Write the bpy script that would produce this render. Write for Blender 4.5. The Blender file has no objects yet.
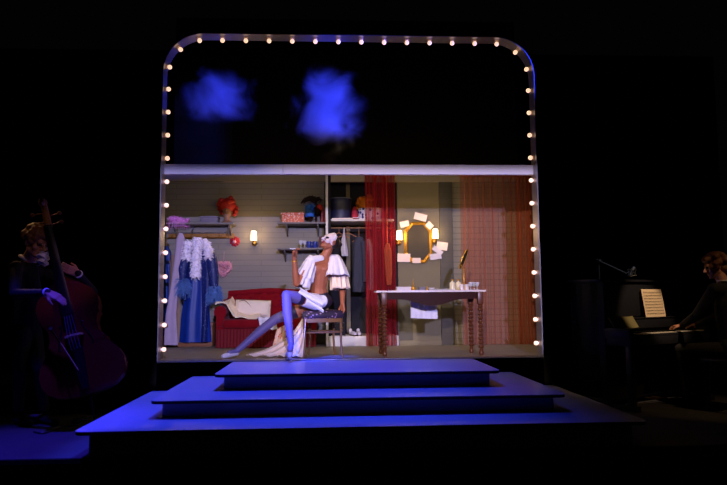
import bpy, bmesh, math, random
import numpy as np
from mathutils import Vector, Matrix
random.seed(7)
PI = math.pi
S = bpy.context.scene
COL = S.collection

# ------------------------------------------------------------------ camera
CL = Vector((-0.2605, -7.2293, 0.6676))
YAW, PITCH, ROLL, FPX = 0.0531, 0.0867, -0.0084, 650.57
def _cam_axes():
    cy, sy, cp, sp = math.cos(YAW), math.sin(YAW), math.cos(PITCH), math.sin(PITCH)
    f = Vector((sy*cp, cy*cp, sp)); r = Vector((cy, -sy, 0)); u = r.cross(f)
    c, s = math.cos(ROLL), math.sin(ROLL)
    return c*r + s*u, -s*r + c*u, f
CR, CU, CF = _cam_axes()
cam = bpy.data.cameras.new('camera'); camo = bpy.data.objects.new('camera', cam); COL.objects.link(camo)
M = Matrix((CR, CU, -CF)).transposed().to_4x4(); M.translation = CL
camo.matrix_world = M
cam.sensor_width = 36; cam.lens = FPX/727*36; cam.clip_end = 100
S.camera = camo
def at(px, py, Y):            # where the sight line through a photo point meets the vertical plane at depth Y
    d = CF + CR*((px-363.5)/FPX) - CU*((py-242.5)/FPX)
    return CL + d*((Y-CL.y)/d.y)
def flat(px, py, z):          # ... and a level plane
    d = CF + CR*((px-363.5)/FPX) - CU*((py-242.5)/FPX)
    return CL + d*((z-CL.z)/d.z)
def AX(px, Y, py=270): return at(px, py, Y).x
def AZ(py, Y, px=330): return at(px, py, Y).z

# ------------------------------------------------------------------ materials
def lin(c):
    return tuple(((v/255)/12.92 if v/255 <= .04045 else ((v/255+.055)/1.055)**2.4) for v in c) + (1,)
def mat(name, rgb, rough=.6, metal=0, var=0, scale=8, bump=0, bscale=30, sheen=0, emit=None, estr=0, trans=0, spec=.4):
    m = bpy.data.materials.new(name); m.use_nodes = True
    nt = m.node_tree; b = nt.nodes['Principled BSDF']
    b.inputs['Base Color'].default_value = lin(rgb); b.inputs['Roughness'].default_value = rough
    b.inputs['Metallic'].default_value = metal; b.inputs['Specular IOR Level'].default_value = spec
    if sheen: b.inputs['Sheen Weight'].default_value = sheen
    if trans: b.inputs['Transmission Weight'].default_value = trans
    if emit:
        b.inputs['Emission Color'].default_value = lin(emit); b.inputs['Emission Strength'].default_value = estr
    tc = nt.nodes.new('ShaderNodeTexCoord')
    if var:
        n = nt.nodes.new('ShaderNodeTexNoise'); n.inputs['Scale'].default_value = scale; n.inputs['Detail'].default_value = 5
        nt.links.new(tc.outputs['Object'], n.inputs['Vector'])
        r = nt.nodes.new('ShaderNodeMapRange'); r.inputs[3].default_value = 1-var; r.inputs[4].default_value = 1+var
        nt.links.new(n.outputs[0], r.inputs[0])
        mx = nt.nodes.new('ShaderNodeVectorMath'); mx.operation = 'SCALE'
        mx.inputs[0].default_value = lin(rgb)[:3]
        nt.links.new(r.outputs[0], mx.inputs['Scale']); nt.links.new(mx.outputs[0], b.inputs['Base Color'])
    if bump:
        n = nt.nodes.new('ShaderNodeTexNoise'); n.inputs['Scale'].default_value = bscale; n.inputs['Detail'].default_value = 4
        nt.links.new(tc.outputs['Object'], n.inputs['Vector'])
        bp = nt.nodes.new('ShaderNodeBump'); bp.inputs['Strength'].default_value = bump; bp.inputs['Distance'].default_value = .01
        nt.links.new(n.outputs[0], bp.inputs['Height']); nt.links.new(bp.outputs[0], b.inputs['Normal'])
    return m
def brick_mat(name, c1, c2, mortar, bw=.24, rh=.075, bump=.6):
    m = mat(name, c1, .75); nt = m.node_tree; b = nt.nodes['Principled BSDF']
    tc = [n for n in nt.nodes if n.type == 'TEX_COORD'][0]
    mp = nt.nodes.new('ShaderNodeMapping'); mp.inputs['Rotation'].default_value = (PI/2, 0, 0)
    nt.links.new(tc.outputs['Object'], mp.inputs['Vector'])
    br = nt.nodes.new('ShaderNodeTexBrick')
    for k, v in (('Color1', lin(c1)), ('Color2', lin(c2)), ('Mortar', lin(mortar)), ('Scale', 1), ('Mortar Size', .006), ('Brick Width', bw), ('Row Height', rh)):
        br.inputs[k].default_value = v
    nt.links.new(mp.outputs[0], br.inputs['Vector']); nt.links.new(br.outputs['Color'], b.inputs['Base Color'])
    bp = nt.nodes.new('ShaderNodeBump'); bp.inputs['Strength'].default_value = bump; bp.inputs['Distance'].default_value = .012; bp.invert = True
    nt.links.new(br.outputs['Fac'], bp.inputs['Height']); nt.links.new(bp.outputs[0], b.inputs['Normal'])
    return m
def board_mat(name, rgb, width=.14, axis=1, dark=.55):
    m = mat(name, rgb, .7, var=.18, scale=5); nt = m.node_tree; b = nt.nodes['Principled BSDF']
    tc = [n for n in nt.nodes if n.type == 'TEX_COORD'][0]
    w = nt.nodes.new('ShaderNodeTexWave'); w.wave_type = 'BANDS'; w.bands_direction = 'XYZ'[axis]
    w.wave_profile = 'SAW'; w.inputs['Scale'].default_value = 2*PI/(20*width)
    nt.links.new(tc.outputs['Object'], w.inputs['Vector'])
    r = nt.nodes.new('ShaderNodeValToRGB'); r.color_ramp.elements[0].position = .0; r.color_ramp.elements[0].color = (dark,)*3+(1,)
    r.color_ramp.elements[1].position = .06; r.color_ramp.elements[1].color = (1, 1, 1, 1)
    nt.links.new(w.outputs['Fac'], r.inputs[0])
    src = b.inputs['Base Color'].links[0].from_socket
    mx = nt.nodes.new('ShaderNodeVectorMath'); mx.operation = 'MULTIPLY'
    nt.links.new(src, mx.inputs[0]); nt.links.new(r.outputs[0], mx.inputs[1]); nt.links.new(mx.outputs[0], b.inputs['Base Color'])
    return m
def sheer_mat(name, rgb, opacity):
    m = bpy.data.materials.new(name); m.use_nodes = True; nt = m.node_tree; nt.nodes.clear()
    o = nt.nodes.new('ShaderNodeOutputMaterial'); mix = nt.nodes.new('ShaderNodeMixShader')
    t = nt.nodes.new('ShaderNodeBsdfTransparent'); d = nt.nodes.new('ShaderNodeBsdfDiffuse'); l = nt.nodes.new('ShaderNodeBsdfTranslucent')
    a = nt.nodes.new('ShaderNodeMixShader'); a.inputs[0].default_value = .3
    d.inputs[0].default_value = lin(rgb); l.inputs[0].default_value = lin(rgb)
    t.inputs[0].default_value = (1, .93, .92, 1)
    nt.links.new(d.outputs[0], a.inputs[1]); nt.links.new(l.outputs[0], a.inputs[2])
    nt.links.new(t.outputs[0], mix.inputs[1]); nt.links.new(a.outputs[0], mix.inputs[2])
    lw = nt.nodes.new('ShaderNodeLayerWeight'); lw.inputs[0].default_value = .35
    r = nt.nodes.new('ShaderNodeMapRange'); r.inputs[3].default_value = opacity; r.inputs[4].default_value = min(1, opacity+.45)
    nt.links.new(lw.outputs['Facing'], r.inputs[0])
    tc = nt.nodes.new('ShaderNodeTexCoord'); mp = nt.nodes.new('ShaderNodeMapping'); mp.inputs['Scale'].default_value = (38, 1, .25)
    nz = nt.nodes.new('ShaderNodeTexNoise'); nz.inputs['Scale'].default_value = 1; nz.inputs['Detail'].default_value = 3
    nt.links.new(tc.outputs['Object'], mp.inputs[0]); nt.links.new(mp.outputs[0], nz.inputs['Vector'])
    r2 = nt.nodes.new('ShaderNodeMapRange'); r2.inputs[1].default_value = .3; r2.inputs[2].default_value = .7; r2.inputs[3].default_value = .55; r2.inputs[4].default_value = 1.45; nt.links.new(nz.outputs[0], r2.inputs[0])
    mu = nt.nodes.new('ShaderNodeMath'); mu.operation = 'MULTIPLY'; mu.use_clamp = True; nt.links.new(r.outputs[0], mu.inputs[0]); nt.links.new(r2.outputs[0], mu.inputs[1]); nt.links.new(mu.outputs[0], mix.inputs[0])
    nt.links.new(mix.outputs[0], o.inputs[0])
    return m
def dots_mat(name, base, dot, scale=14, rough=.5, thr=.32):
    m = mat(name, base, rough); nt = m.node_tree; b = nt.nodes['Principled BSDF']
    tc = [n for n in nt.nodes if n.type == 'TEX_COORD'][0]
    v = nt.nodes.new('ShaderNodeTexVoronoi'); v.inputs['Scale'].default_value = scale
    nt.links.new(tc.outputs['Object'], v.inputs['Vector'])
    lt = nt.nodes.new('ShaderNodeMath'); lt.operation = 'LESS_THAN'; lt.inputs[1].default_value = thr
    nt.links.new(v.outputs['Distance'], lt.inputs[0])
    mx = nt.nodes.new('ShaderNodeMix'); mx.data_type = 'RGBA'
    mx.inputs['A'].default_value = lin(base); mx.inputs['B'].default_value = lin(dot)
    nt.links.new(lt.outputs[0], mx.inputs['Factor']); nt.links.new(mx.outputs['Result'], b.inputs['Base Color'])
    return m
def glass_mat(name):
    m = mat(name, (235, 238, 245), .12, trans=.45); return m

K = {}
K['tier'] = mat('painted_deck', (165, 165, 172), .38, var=.08, scale=3, bump=.05, bscale=60)
K['tier_front'] = mat('painted_riser', (150, 150, 158), .6, var=.08, scale=4)
K['nosing'] = mat('dark_edge', (14, 14, 18), .5)
K['stage'] = mat('stage_boards', (74, 70, 72), .5, var=.25, scale=4, bump=.1)
K['stage_front'] = mat('stage_fascia', (22, 17, 14), .6, var=.3, scale=3)
K['void'] = mat('black_drape', (5, 5, 5), 1, spec=0)
K['upper'] = mat('dark_backcloth', (26, 22, 16), 1, spec=0)
K['room_floor'] = mat('scuffed_floor', (142, 134, 120), .55, var=.25, scale=6, bump=.1)
K['brick_left'] = brick_mat('painted_brick_grey', (138, 134, 122), (134, 130, 119), (122, 118, 107), 1.3, .085, .25)
K['brick_right'] = brick_mat('painted_brick_olive', (128, 122, 100), (122, 116, 96), (102, 98, 82), 1.3, .085, .3)
K['olive'] = mat('olive_plaster', (116, 108, 84), .8, var=.08, scale=3)
K['cornice'] = mat('cornice_paint', (150, 138, 112), .7, var=.05)
K['louvre'] = board_mat('dark_louvre', (82, 78, 66), .085, 2)
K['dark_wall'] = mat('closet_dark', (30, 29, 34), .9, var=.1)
K['fascia'] = mat('fascia_paint', (205, 200, 205), .6, var=.03)
K['white'] = mat('white_paint', (200, 196, 188), .55, var=.05)
K['metal'] = mat('brushed_metal', (150, 146, 150), .36, .75, var=.06)
K['socket'] = mat('bulb_socket', (214, 190, 170), .3, .6)
K['bulb'] = mat('bulb_glow', (255, 246, 236), .2, emit=(255, 206, 166), estr=1.2)
K['shade'] = mat('lamp_shade_lit', (255, 240, 215), .8, emit=(255, 214, 150), estr=5.5)
K['brass'] = mat('brass', (190, 145, 60), .3, .9)
K['gilt'] = mat('gilt', (205, 150, 50), .4, .7, var=.2, scale=30)
K['mirror'] = mat('mirror_painted_reflection', (66, 60, 44), .5, 0, spec=.1)  # matte olive tone painted in for what the mirror would reflect
K['wood_dark'] = mat('mahogany', (50, 22, 16), .62, var=.3, scale=10, spec=.15)
K['wood_tan'] = mat('tan_wood', (150, 98, 58), .55, var=.2, scale=8)
K['wood_leg'] = mat('turned_walnut', (92, 50, 28), .35, var=.2, scale=12)
K['marble'] = mat('marble_top', (226, 214, 206), .3, var=.05)
K['red_velvet'] = mat('red_velvet', (128, 8, 22), .8, var=.25, scale=9, spec=.1, sheen=.06, bump=.2, bscale=15)
K['red_fringe'] = mat('red_fringe', (112, 8, 20), .8, var=.3, scale=40)
K['cream'] = mat('cream_cloth', (250, 234, 204), .8, var=.06, bump=.15, bscale=25)
K['cream_line'] = mat('brown_piping', (110, 74, 48), .8)
K['robe'] = mat('cream_silk', (240, 214, 184), .5, var=.12, scale=5, sheen=.2)
K['floral'] = dots_mat('peach_print', (236, 200, 160), (214, 110, 60), 26)
K['sheer_red'] = sheer_mat('sheer_red', (166, 42, 50), .60)
K['sheer_rust'] = sheer_mat('sheer_rust', (200, 116, 92), .30)
K['dense_rust'] = sheer_mat('dense_rust', (196, 98, 66), .46)
K['rail'] = mat('orange_rail', (180, 80, 40), .5)
K['navy'] = mat('navy_satin', (24, 56, 128), .45, var=.2, scale=6)
K['blue_gown'] = mat('royal_blue_satin', (14, 52, 140), .4, var=.2, scale=5)
K['sequin'] = dots_mat('blue_sequin', (14, 34, 100), (190, 214, 255), 38, .5, .15)  # pale dots paint the sequins' sparkle into the colour
K['blue_feather'] = mat('blue_feather', (84, 122, 184), .9, var=.3, scale=20)
K['lilac_feather'] = mat('lilac_feather', (244, 238, 250), .9, var=.15, scale=20)
K['lilac'] = mat('lilac_scarf', (176, 158, 182), .7, var=.15, scale=7)
K['purple'] = mat('mauve_feather', (226, 146, 214), .9, var=.25, scale=20)
K['tan_cloth'] = mat('tan_cloth', (150, 124, 104), .8, var=.2)
K['board'] = mat('grey_shelf', (120, 116, 112), .6, var=.1)
K['gold_trim'] = mat('ochre_board', (150, 106, 44), .6, var=.35, scale=16)
K['red_wig'] = mat('red_hair', (196, 44, 30), .6, var=.35, scale=30, bump=.6, bscale=60)
K['orange_wig'] = mat('orange_hair', (232, 128, 22), .6, var=.3, scale=30, bump=.6, bscale=60)
K['wighead'] = mat('wig_block', (150, 110, 84), .7)
K['box_grey'] = mat('grey_box', (118, 112, 126), .7)
K['red_flower'] = mat('red_petal', (176, 34, 52), .7, var=.2)
K['pink'] = mat('pink_wreath', (222, 160, 168), .85, var=.25, scale=25)
K['orange_print'] = dots_mat('orange_print', (214, 108, 70), (236, 208, 190), 40, .6, .35)
K['blue_hat'] = mat('blue_hat', (52, 112, 196), .7, var=.25, scale=25)
K['black_cloth'] = mat('black_cloth', (16, 15, 17), .85, sheen=.1)
K['black_feather'] = mat('black_feather', (34, 20, 22), .9, var=.3, scale=20)
K['red_book'] = mat('red_book', (160, 36, 48), .6)
K['dark_book'] = mat('maroon_book', (84, 26, 34), .6)
K['brown_book'] = mat('brown_book', (112, 70, 52), .6)
K['mug_blue'] = mat('blue_mug', (44, 58, 140), .3)
K['hatbox'] = mat('navy_hatbox', (28, 32, 60), .5, var=.1)
K['hatbox_rim'] = mat('hatbox_rim', (96, 98, 110), .5)
K['paper'] = mat('paper', (236, 214, 196), .8, var=.04)
K['paper_grey'] = mat('paper_cool', (206, 200, 206), .8, var=.04)
K['polka'] = dots_mat('check_box', (226, 222, 226), (44, 40, 96), 17, .5, .36)
K['coat'] = mat('charcoal_coat', (52, 54, 68), .85, var=.1)
K['shirt'] = mat('pale_shirt', (212, 206, 216), .8, var=.05)
K['shoe'] = mat('pale_shoe', (206, 198, 206), .4)
K['seat_cloth'] = dots_mat('dark_print_seat', (34, 16, 44), (140, 110, 150), 30, .6, .28)
K['stool_wood'] = mat('gilt_wood', (110, 78, 46), .4, var=.2)
K['towel'] = mat('white_towel', (228, 226, 234), .9, var=.05, bump=.4, bscale=40)
K['bottle'] = mat('cream_glaze', (226, 216, 178), .25)
K['glass'] = glass_mat('clear_glass')
K['skin'] = mat('skin', (156, 90, 60), .5, var=.06)
K['pale_face'] = mat('face_powder', (232, 214, 214), .55)
K['mask'] = mat('eye_paint', (20, 16, 30), .5)
K['lips'] = mat('lip_paint', (140, 30, 48), .4)
K['stock_white'] = mat('mauve_stocking', (104, 92, 138), .55, var=.05)
K['stock_tan'] = mat('mauve_stocking', (150, 112, 112), .5, var=.05)
K['garter'] = mat('dark_band', (34, 24, 44), .6)
K['hair_dark'] = mat('dark_hair', (30, 22, 24), .45, bump=.4, bscale=60)
K['ruffle'] = mat('white_ruffle', (222, 216, 224), .8, var=.04, bump=.2, bscale=30)
K['satin_white'] = mat('white_satin', (232, 230, 240), .4)
K['hair_brown'] = mat('brown_hair', (118, 72, 38), .55, var=.2, scale=30, bump=.5, bscale=70)
K['skin_m'] = mat('skin_musician', (190, 130, 104), .55, var=.05)
K['suit'] = mat('black_suit', (24, 23, 25), .85)
K['trouser'] = mat('dark_trousers', (44, 40, 36), .9)
K['bass_front'] = mat('varnish', (104, 34, 18), .3, var=.25, scale=6)
K['ebony'] = mat('ebony', (20, 18, 20), .3)
K['string'] = mat('steel_string', (170, 170, 190), .3, .8)
K['maple'] = mat('maple_bridge', (200, 160, 110), .5)
K['piano'] = mat('black_lacquer', (34, 34, 40), .35)
K['ivory'] = mat('ivory_keys', (220, 212, 196), .3)
K['sheet'] = mat('sheet_music', (246, 218, 180), .8)
K['ink'] = mat('ink', (70, 60, 52), .8)
K['book_olive'] = mat('open_songbook', (120, 110, 70), .8)
K['chrome'] = mat('chrome', (190, 190, 196), .22, .9)
K['black_metal'] = mat('black_metal', (18, 18, 20), .45, .2)
K['vinyl'] = mat('black_vinyl', (26, 26, 32), .25)
K['cable'] = mat('cable', (30, 30, 34), .5)

# ------------------------------------------------------------------ mesh helpers
class MB:
    def __init__(s): s.bm = bmesh.new()
    def _new(s, verts, mx=None):
        vs = [s.bm.verts.new(mx @ Vector(v) if mx else Vector(v)) for v in verts]
        return vs
    def box(s, c, d, rz=0, mx=None, bev=0, rot=None):
        t = bmesh.new(); bmesh.ops.create_cube(t, size=1)
        for v in t.verts: v.co = Vector((v.co.x*d[0], v.co.y*d[1], v.co.z*d[2]))
        if bev: bmesh.ops.bevel(t, geom=list(t.edges), offset=bev, segments=2, affect='EDGES', profile=.5)
        R = Matrix.Translation(c) @ (rot.to_4x4() if rot else Matrix.Rotation(rz, 4, 'Z'))
        if mx: R = mx @ R
        return s.add(t, R)
    def add(s, t, mx=None):
        m = {}
        for v in t.verts: m[v] = s.bm.verts.new(mx @ v.co if mx else v.co.copy())
        for f in t.faces:
            try: s.bm.faces.new([m[v] for v in f.verts])
            except ValueError: pass
        t.free(); return s
    def tube(s, pts, r, n=8, closed=False, flat=1):
        pts = [Vector(p) for p in pts]
        if not isinstance(r, (list, tuple)): r = [r]*len(pts)
        rings = []; up0 = None
        for i, p in enumerate(pts):
            a = pts[i-1] if (i > 0 or closed) else pts[i]
            b = pts[(i+1) % len(pts)] if (i < len(pts)-1 or closed) else pts[i]
            t = (b-a).normalized() if (b-a).length > 1e-9 else Vector((0, 0, 1))
            if up0 is None:
                up0 = t.orthogonal().normalized()
            else:
                up0 = (up0 - t*up0.dot(t)); up0 = up0.normalized() if up0.length > 1e-6 else t.orthogonal().normalized()
            w = t.cross(up0)
            rings.append([s.bm.verts.new(p + (up0*math.cos(2*PI*k/n) + w*math.sin(2*PI*k/n)*flat)*max(r[i], 1e-4)) for k in range(n)])
        m = len(rings)
        for i in range(m if closed else m-1):
            A, B = rings[i], rings[(i+1) % m]
            for k in range(n): s.bm.faces.new((A[k], A[(k+1) % n], B[(k+1) % n], B[k]))
        if not closed:
            s.bm.faces.new(rings[0][::-1]); s.bm.faces.new(rings[-1])
        return s
    def lathe(s, prof, n=16, mx=None, c=(0, 0, 0), sx=1, sy=1):
        mx = mx or Matrix.Translation(c); rings = []
        for r, z in prof:
            r = max(r, 1e-4)
            rings.append([s.bm.verts.new(mx @ Vector((r*sx*math.cos(2*PI*k/n), r*sy*math.sin(2*PI*k/n), z))) for k in range(n)])
        for A, B in zip(rings, rings[1:]):
            for k in range(n): s.bm.faces.new((A[k], A[(k+1) % n], B[(k+1) % n], B[k]))
        s.bm.faces.new(rings[0][::-1]); s.bm.faces.new(rings[-1])
        return s
    def ell(s, c, r, rot=None, n=16, mx=None):
        t = bmesh.new(); bmesh.ops.create_uvsphere(t, u_segments=n, v_segments=max(6, n*2//3), radius=1)
        R = Matrix.Translation(c) @ (rot.to_4x4() if rot else Matrix()) @ Matrix.Diagonal((*r, 1))
        return s.add(t, mx @ R if mx else R)
    def prism(s, outline, h0, h1, mx=None):   # outline in local xy, extruded along z
        mx = mx or Matrix()
        a = [s.bm.verts.new(mx @ Vector((x, y, h0))) for x, y in outline]
        b = [s.bm.verts.new(mx @ Vector((x, y, h1))) for x, y in outline]
        n = len(a)
        for i in range(n): s.bm.faces.new((a[i], a[(i+1) % n], b[(i+1) % n], b[i]))
        s.bm.faces.new(a[::-1]); s.bm.faces.new(b)
        return s
    def sheet(s, fn, nu, nv, thick=0):
        g = [[Vector(fn(i/nu, j/nv)) for j in range(nv+1)] for i in range(nu+1)]
        def skin(gr, flip=False):
            vs = [[s.bm.verts.new(p) for p in row] for row in gr]
            for i in range(nu):
                for j in range(nv):
                    q = (vs[i][j], vs[i+1][j], vs[i+1][j+1], vs[i][j+1])
                    s.bm.faces.new(q[::-1] if flip else q)
            return vs
        A = skin(g)
        if thick:
            N = [[None]*(nv+1) for _ in range(nu+1)]
            for i in range(nu+1):
                for j in range(nv+1):
                    du = g[min(i+1, nu)][j]-g[max(i-1, 0)][j]; dv = g[i][min(j+1, nv)]-g[i][max(j-1, 0)]
                    nn = du.cross(dv); nn = nn.normalized() if nn.length > 1e-9 else Vector((0, -1, 0))
                    N[i][j] = g[i][j]-nn*thick
            B = skin(N, True)
            for i in range(nu):
                s.bm.faces.new((A[i+1][0], A[i][0], B[i][0], B[i+1][0])); s.bm.faces.new((A[i][nv], A[i+1][nv], B[i+1][nv], B[i][nv]))
            for j in range(nv):
                s.bm.faces.new((A[0][j], A[0][j+1], B[0][j+1], B[0][j])); s.bm.faces.new((A[nu][j+1], A[nu][j], B[nu][j], B[nu][j+1]))
        return s
    def feather(s, c, d, length, w=.006, droop=.02, n=4):   # one soft barb strand
        c = Vector(c); d = Vector(d).normalized()
        pts = [c + d*length*t + Vector((0, 0, -droop*t*t)) for t in [i/n for i in range(n+1)]]
        return s.tube(pts, [w*(1-.8*i/n) for i in range(n+1)], 4)

def wmat(o):
    m = o.matrix_basis.copy()
    while o.parent: o = o.parent; m = o.matrix_basis @ m
    return m
def finish(me, ang=40):
    me.polygons.foreach_set('use_smooth', [True]*len(me.polygons))
    try: me.set_sharp_from_angle(angle=math.radians(ang))
    except Exception: pass
def build(mb, name, m, parent=None, base=None, ang=40, local=False):
    bmesh.ops.recalc_face_normals(mb.bm, faces=list(mb.bm.faces))
    me = bpy.data.meshes.new(name); mb.bm.to_mesh(me); mb.bm.free()
    for x in (m if isinstance(m, list) else [m]): me.materials.append(x)
    finish(me, ang)
    o = bpy.data.objects.new(name, me); COL.objects.link(o)
    place(o, me, parent, base, local)
    return o
def place(o, me, parent, base, local=False):
    if parent:
        if not local: me.transform(wmat(parent).inverted())
        o.parent = parent
    elif not local:
        if base is None:
            co = np.empty(len(me.vertices)*3); me.vertices.foreach_get('co', co); co = co.reshape(-1, 3)
            mn, mxx = co.min(0), co.max(0); base = ((mn[0]+mxx[0])/2, (mn[1]+mxx[1])/2, mn[2])
        me.transform(Matrix.Translation(-Vector(base))); o.location = base
def tag(o, label, cat, group=None, kind=None):
    o['label'] = label; o['category'] = cat
    if group: o['group'] = group
    if kind: o['kind'] = kind
    return o
def thing(name, label, cat, loc, rz=0, group=None):
    o = bpy.data.objects.new(name, None); COL.objects.link(o); o.empty_display_size = .1
    o.location = loc; o.rotation_euler = (0, 0, rz)
    return tag(o, label, cat, group)
def struct(mb, name, m, ang=40):
    o = build(mb, name, m, base=(0, 0, 0), ang=ang); o['kind'] = 'structure'; return o
def copy_tree(o, parent=None):
    c = o.copy(); COL.objects.link(c)
    if parent: c.parent = parent
    for ch in [x for x in COL.objects if x.parent == o]: copy_tree(ch, c)
    return c

# remeshed organic bodies: tapered capsules and ellipsoids blended into one skin
def hull_capsule(p0, r0, p1, r1, n=12):
    t = bmesh.new()
    for p, r in ((p0, r0), (p1, r1)):
        bmesh.ops.create_uvsphere(t, u_segments=n, v_segments=8, radius=r, matrix=Matrix.Translation(p))
    for f in list(t.faces): t.faces.remove(f)
    for e in list(t.edges): t.edges.remove(e)
    r = bmesh.ops.convex_hull(t, input=list(t.verts))
    bmesh.ops.delete(t, geom=[v for v in t.verts if not v.link_faces], context='VERTS')
    return t
class Body:
    def __init__(s): s.mb = MB(); s.pr = []
    def cap(s, p0, r0, p1, r1, m=0):
        p0, p1 = Vector(p0), Vector(p1); s.mb.add(hull_capsule(p0, r0, p1, r1)); s.pr.append(('c', p0, p1, r0, r1, m)); return s
    def ell(s, c, r, rot=None, m=0):
        s.mb.ell(c, r, rot, 18); s.pr.append(('e', Vector(c), Vector(r), rot, 0, m)); return s
    def chain(s, pts, m=0):
        for (a, ra), (b, rb) in zip(pts, pts[1:]): s.cap(a, ra, b, rb, m)
        return s
    def build(s, name, mats, parent=None, voxel=.006, smooth=4, base=None, fac=.5):
        me = bpy.data.meshes.new(name); s.mb.bm.to_mesh(me); s.mb.bm.free()
        o = bpy.data.objects.new(name, me); COL.objects.link(o)
        r = o.modifiers.new('r', 'REMESH'); r.mode = 'VOXEL'; r.voxel_size = voxel
        sm = o.modifiers.new('s', 'SMOOTH'); sm.factor = fac; sm.iterations = smooth
        dg = bpy.context.evaluated_depsgraph_get(); dg.update()
        nm = bpy.data.meshes.new_from_object(o.evaluated_get(dg)); nm.name = name
        o.modifiers.clear(); o.data = nm; bpy.data.meshes.remove(me); me = nm
        for x in mats: me.materials.append(x)
        if len(mats) > 1:
            n = len(me.polygons); c = np.empty(n*3); me.polygons.foreach_get('center', c); c = c.reshape(-1, 3)
            best = np.full(n, 1e9); mi = np.zeros(n, int)
            for k, a, b, e, f, m in s.pr:
                if k == 'c':
                    a_, d = np.array(a), np.array(b-a); L = max(d@d, 1e-12)
                    t = np.clip(((c-a_)@d)/L, 0, 1); q = np.linalg.norm(c-a_-t[:, None]*d, axis=1)-(e+(f-e)*t)
                else:
                    R = np.array(e.to_3x3()) if e else np.eye(3)
                    l = (c-np.array(a))@R/np.array(b); q = (np.linalg.norm(l, axis=1)-1)*min(b)
                w = q < best; best[w] = q[w]; mi[w] = m
            me.polygons.foreach_set('material_index', mi.astype(np.int32))
        me.polygons.foreach_set('use_smooth', [True]*len(me.polygons))
        place(o, me, parent, base)
        return o

def basis(fwd, up):
    f = Vector(fwd).normalized(); r = f.cross(Vector(up)).normalized(); u = r.cross(f)
    return Matrix((r, f, u)).transposed()
def head(B, c, fwd, up, ms=0, mm=None, me=None, ml=None, s=1):
    R = basis(fwd, up); c = Vector(c)
    P = lambda x, y, z: c + R @ Vector((x, y, z))*s
    E = lambda x, y, z, a, b, d, m=ms: B.ell(P(x, y, z), (a*s, b*s, d*s), R, m)
    mm = ms if mm is None else mm
    E(0, -.012, .035, .076, .096, .085, mm); E(0, .032, -.042, .056, .056, .066, ms)
    B.cap(P(0, .06, -.078), .026*s, P(0, .07, -.082), .022*s, ms)
    for q in (-1, 1):
        B.cap(P(q*.045, .0, -.05), .024*s, P(q*.014, .07, -.085), .018*s, ms)
        E(q*.04, .058, -.014, .028, .03, .03, mm); E(q*.078, -.008, -.004, .011, .02, .031)
        E(q*.031, .079, .014, .019, .015, .013, mm if me is None else me)
    B.cap(P(0, .090, .018), .010*s, P(0, .113, -.018), .014*s, mm)
    for q in (-1, 1): E(q*.012, .101, -.022, .010, .011, .009, mm)
    B.cap(P(-.034, .076, .036), .014*s, P(.034, .076, .036), .014*s, mm)
    E(0, .087, -.044, .025, .011, .006, mm if ml is None else ml); E(0, .085, -.053, .021, .011, .007, mm if ml is None else ml)
    return P, R
def hand(B, wrist, direc, palm_n, side, curl, m=0, s=1, spread=.0):
    """palm starts at the wrist and runs along direc; palm_n = the way the palm faces; side=+1 puts the thumb along palm_n x direc"""
    w = Vector(wrist); d = Vector(direc).normalized(); n = Vector(palm_n); n = (n-d*n.dot(d)).normalized(); t = n.cross(d)*side
    P = lambda a, b, c: w + (d*a + t*b + n*c)*s
    for q in (-.028, -.009, .010, .027): B.cap(P(.0, q*.55, 0), .017*s, P(.082, q, 0), .0125*s, m)
    for b, L, r in ((.028, .072, .0088), (.010, .080, .009), (-.009, .075, .0088), (-.027, .058, .0078)):
        p = P(.083, b, 0); ang = 0
        for seg, f in ((.45, curl), (.32, curl*1.2), (.23, curl*.8)):
            ang += f; q = p + (d*math.cos(ang) + n*math.sin(ang) + t*(b*spread*10))*L*seg*s
            B.cap(p, r*s, q, r*.9*s, m); p = q
    a, b2, c2 = P(.018, .02, .006), P(.05, .050, .016), P(.082, .056, .028 + .02*curl)
    B.cap(a, .015*s, b2, .012*s, m); B.cap(b2, .0115*s, c2, .009*s, m)
    return P

# ================================================================== THE SETTING
W2, H = 4.2529/2, 3.694
ST = -.515                                  # stage floor level (the room floor is z = 0)
RISE = .15
EDGE = -2.065
mb = MB(); mb.box((0, (EDGE+6)/2, ST-.05), (16, 6-EDGE, .1)); struct(mb, 'floor', K['stage'])
mb = MB(); mb.box((0, EDGE+.02, ST-.8), (16, .04, 1.4)); struct(mb, 'trim_1', K['stage_front'])
mb = MB(); mb.box((0, EDGE-.012, ST-.02), (16, .02, .035)); struct(mb, 'trim_2', K['stage_front'])
mb = MB(); mb.box((0, 6, 2.6), (16, .1, 6.4)); struct(mb, 'wall_back', K['void'])

# room platform with its dark front; the side walls splay outwards from the arch
YB = 2.85
def sideL(Y, e=0): return CL.x-(CL.x+W2-.012)*(Y-CL.y)/(.19-CL.y)-.012-e
def sideR(Y, e=0): return CL.x+(W2-.012-CL.x)*(Y-CL.y)/(.19-CL.y)+.012+e
RL, RR = sideL(2.8), sideR(2.2)
trap = [(sideL(.2), .2), (sideR(.2), .2), (sideR(YB), YB), (sideL(YB), YB)]
mb = MB(); mb.prism(trap, ST+.002, -.013); struct(mb, 'trim_3', K['void'])
mb = MB(); mb.prism(trap, -.0125, 0); struct(mb, 'floor_room', K['room_floor'])
mb = MB(); mb.box((0, .1, ST/2-.01), (2*W2, .2, -ST-.02)); struct(mb, 'trim_4', K['void'])

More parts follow.
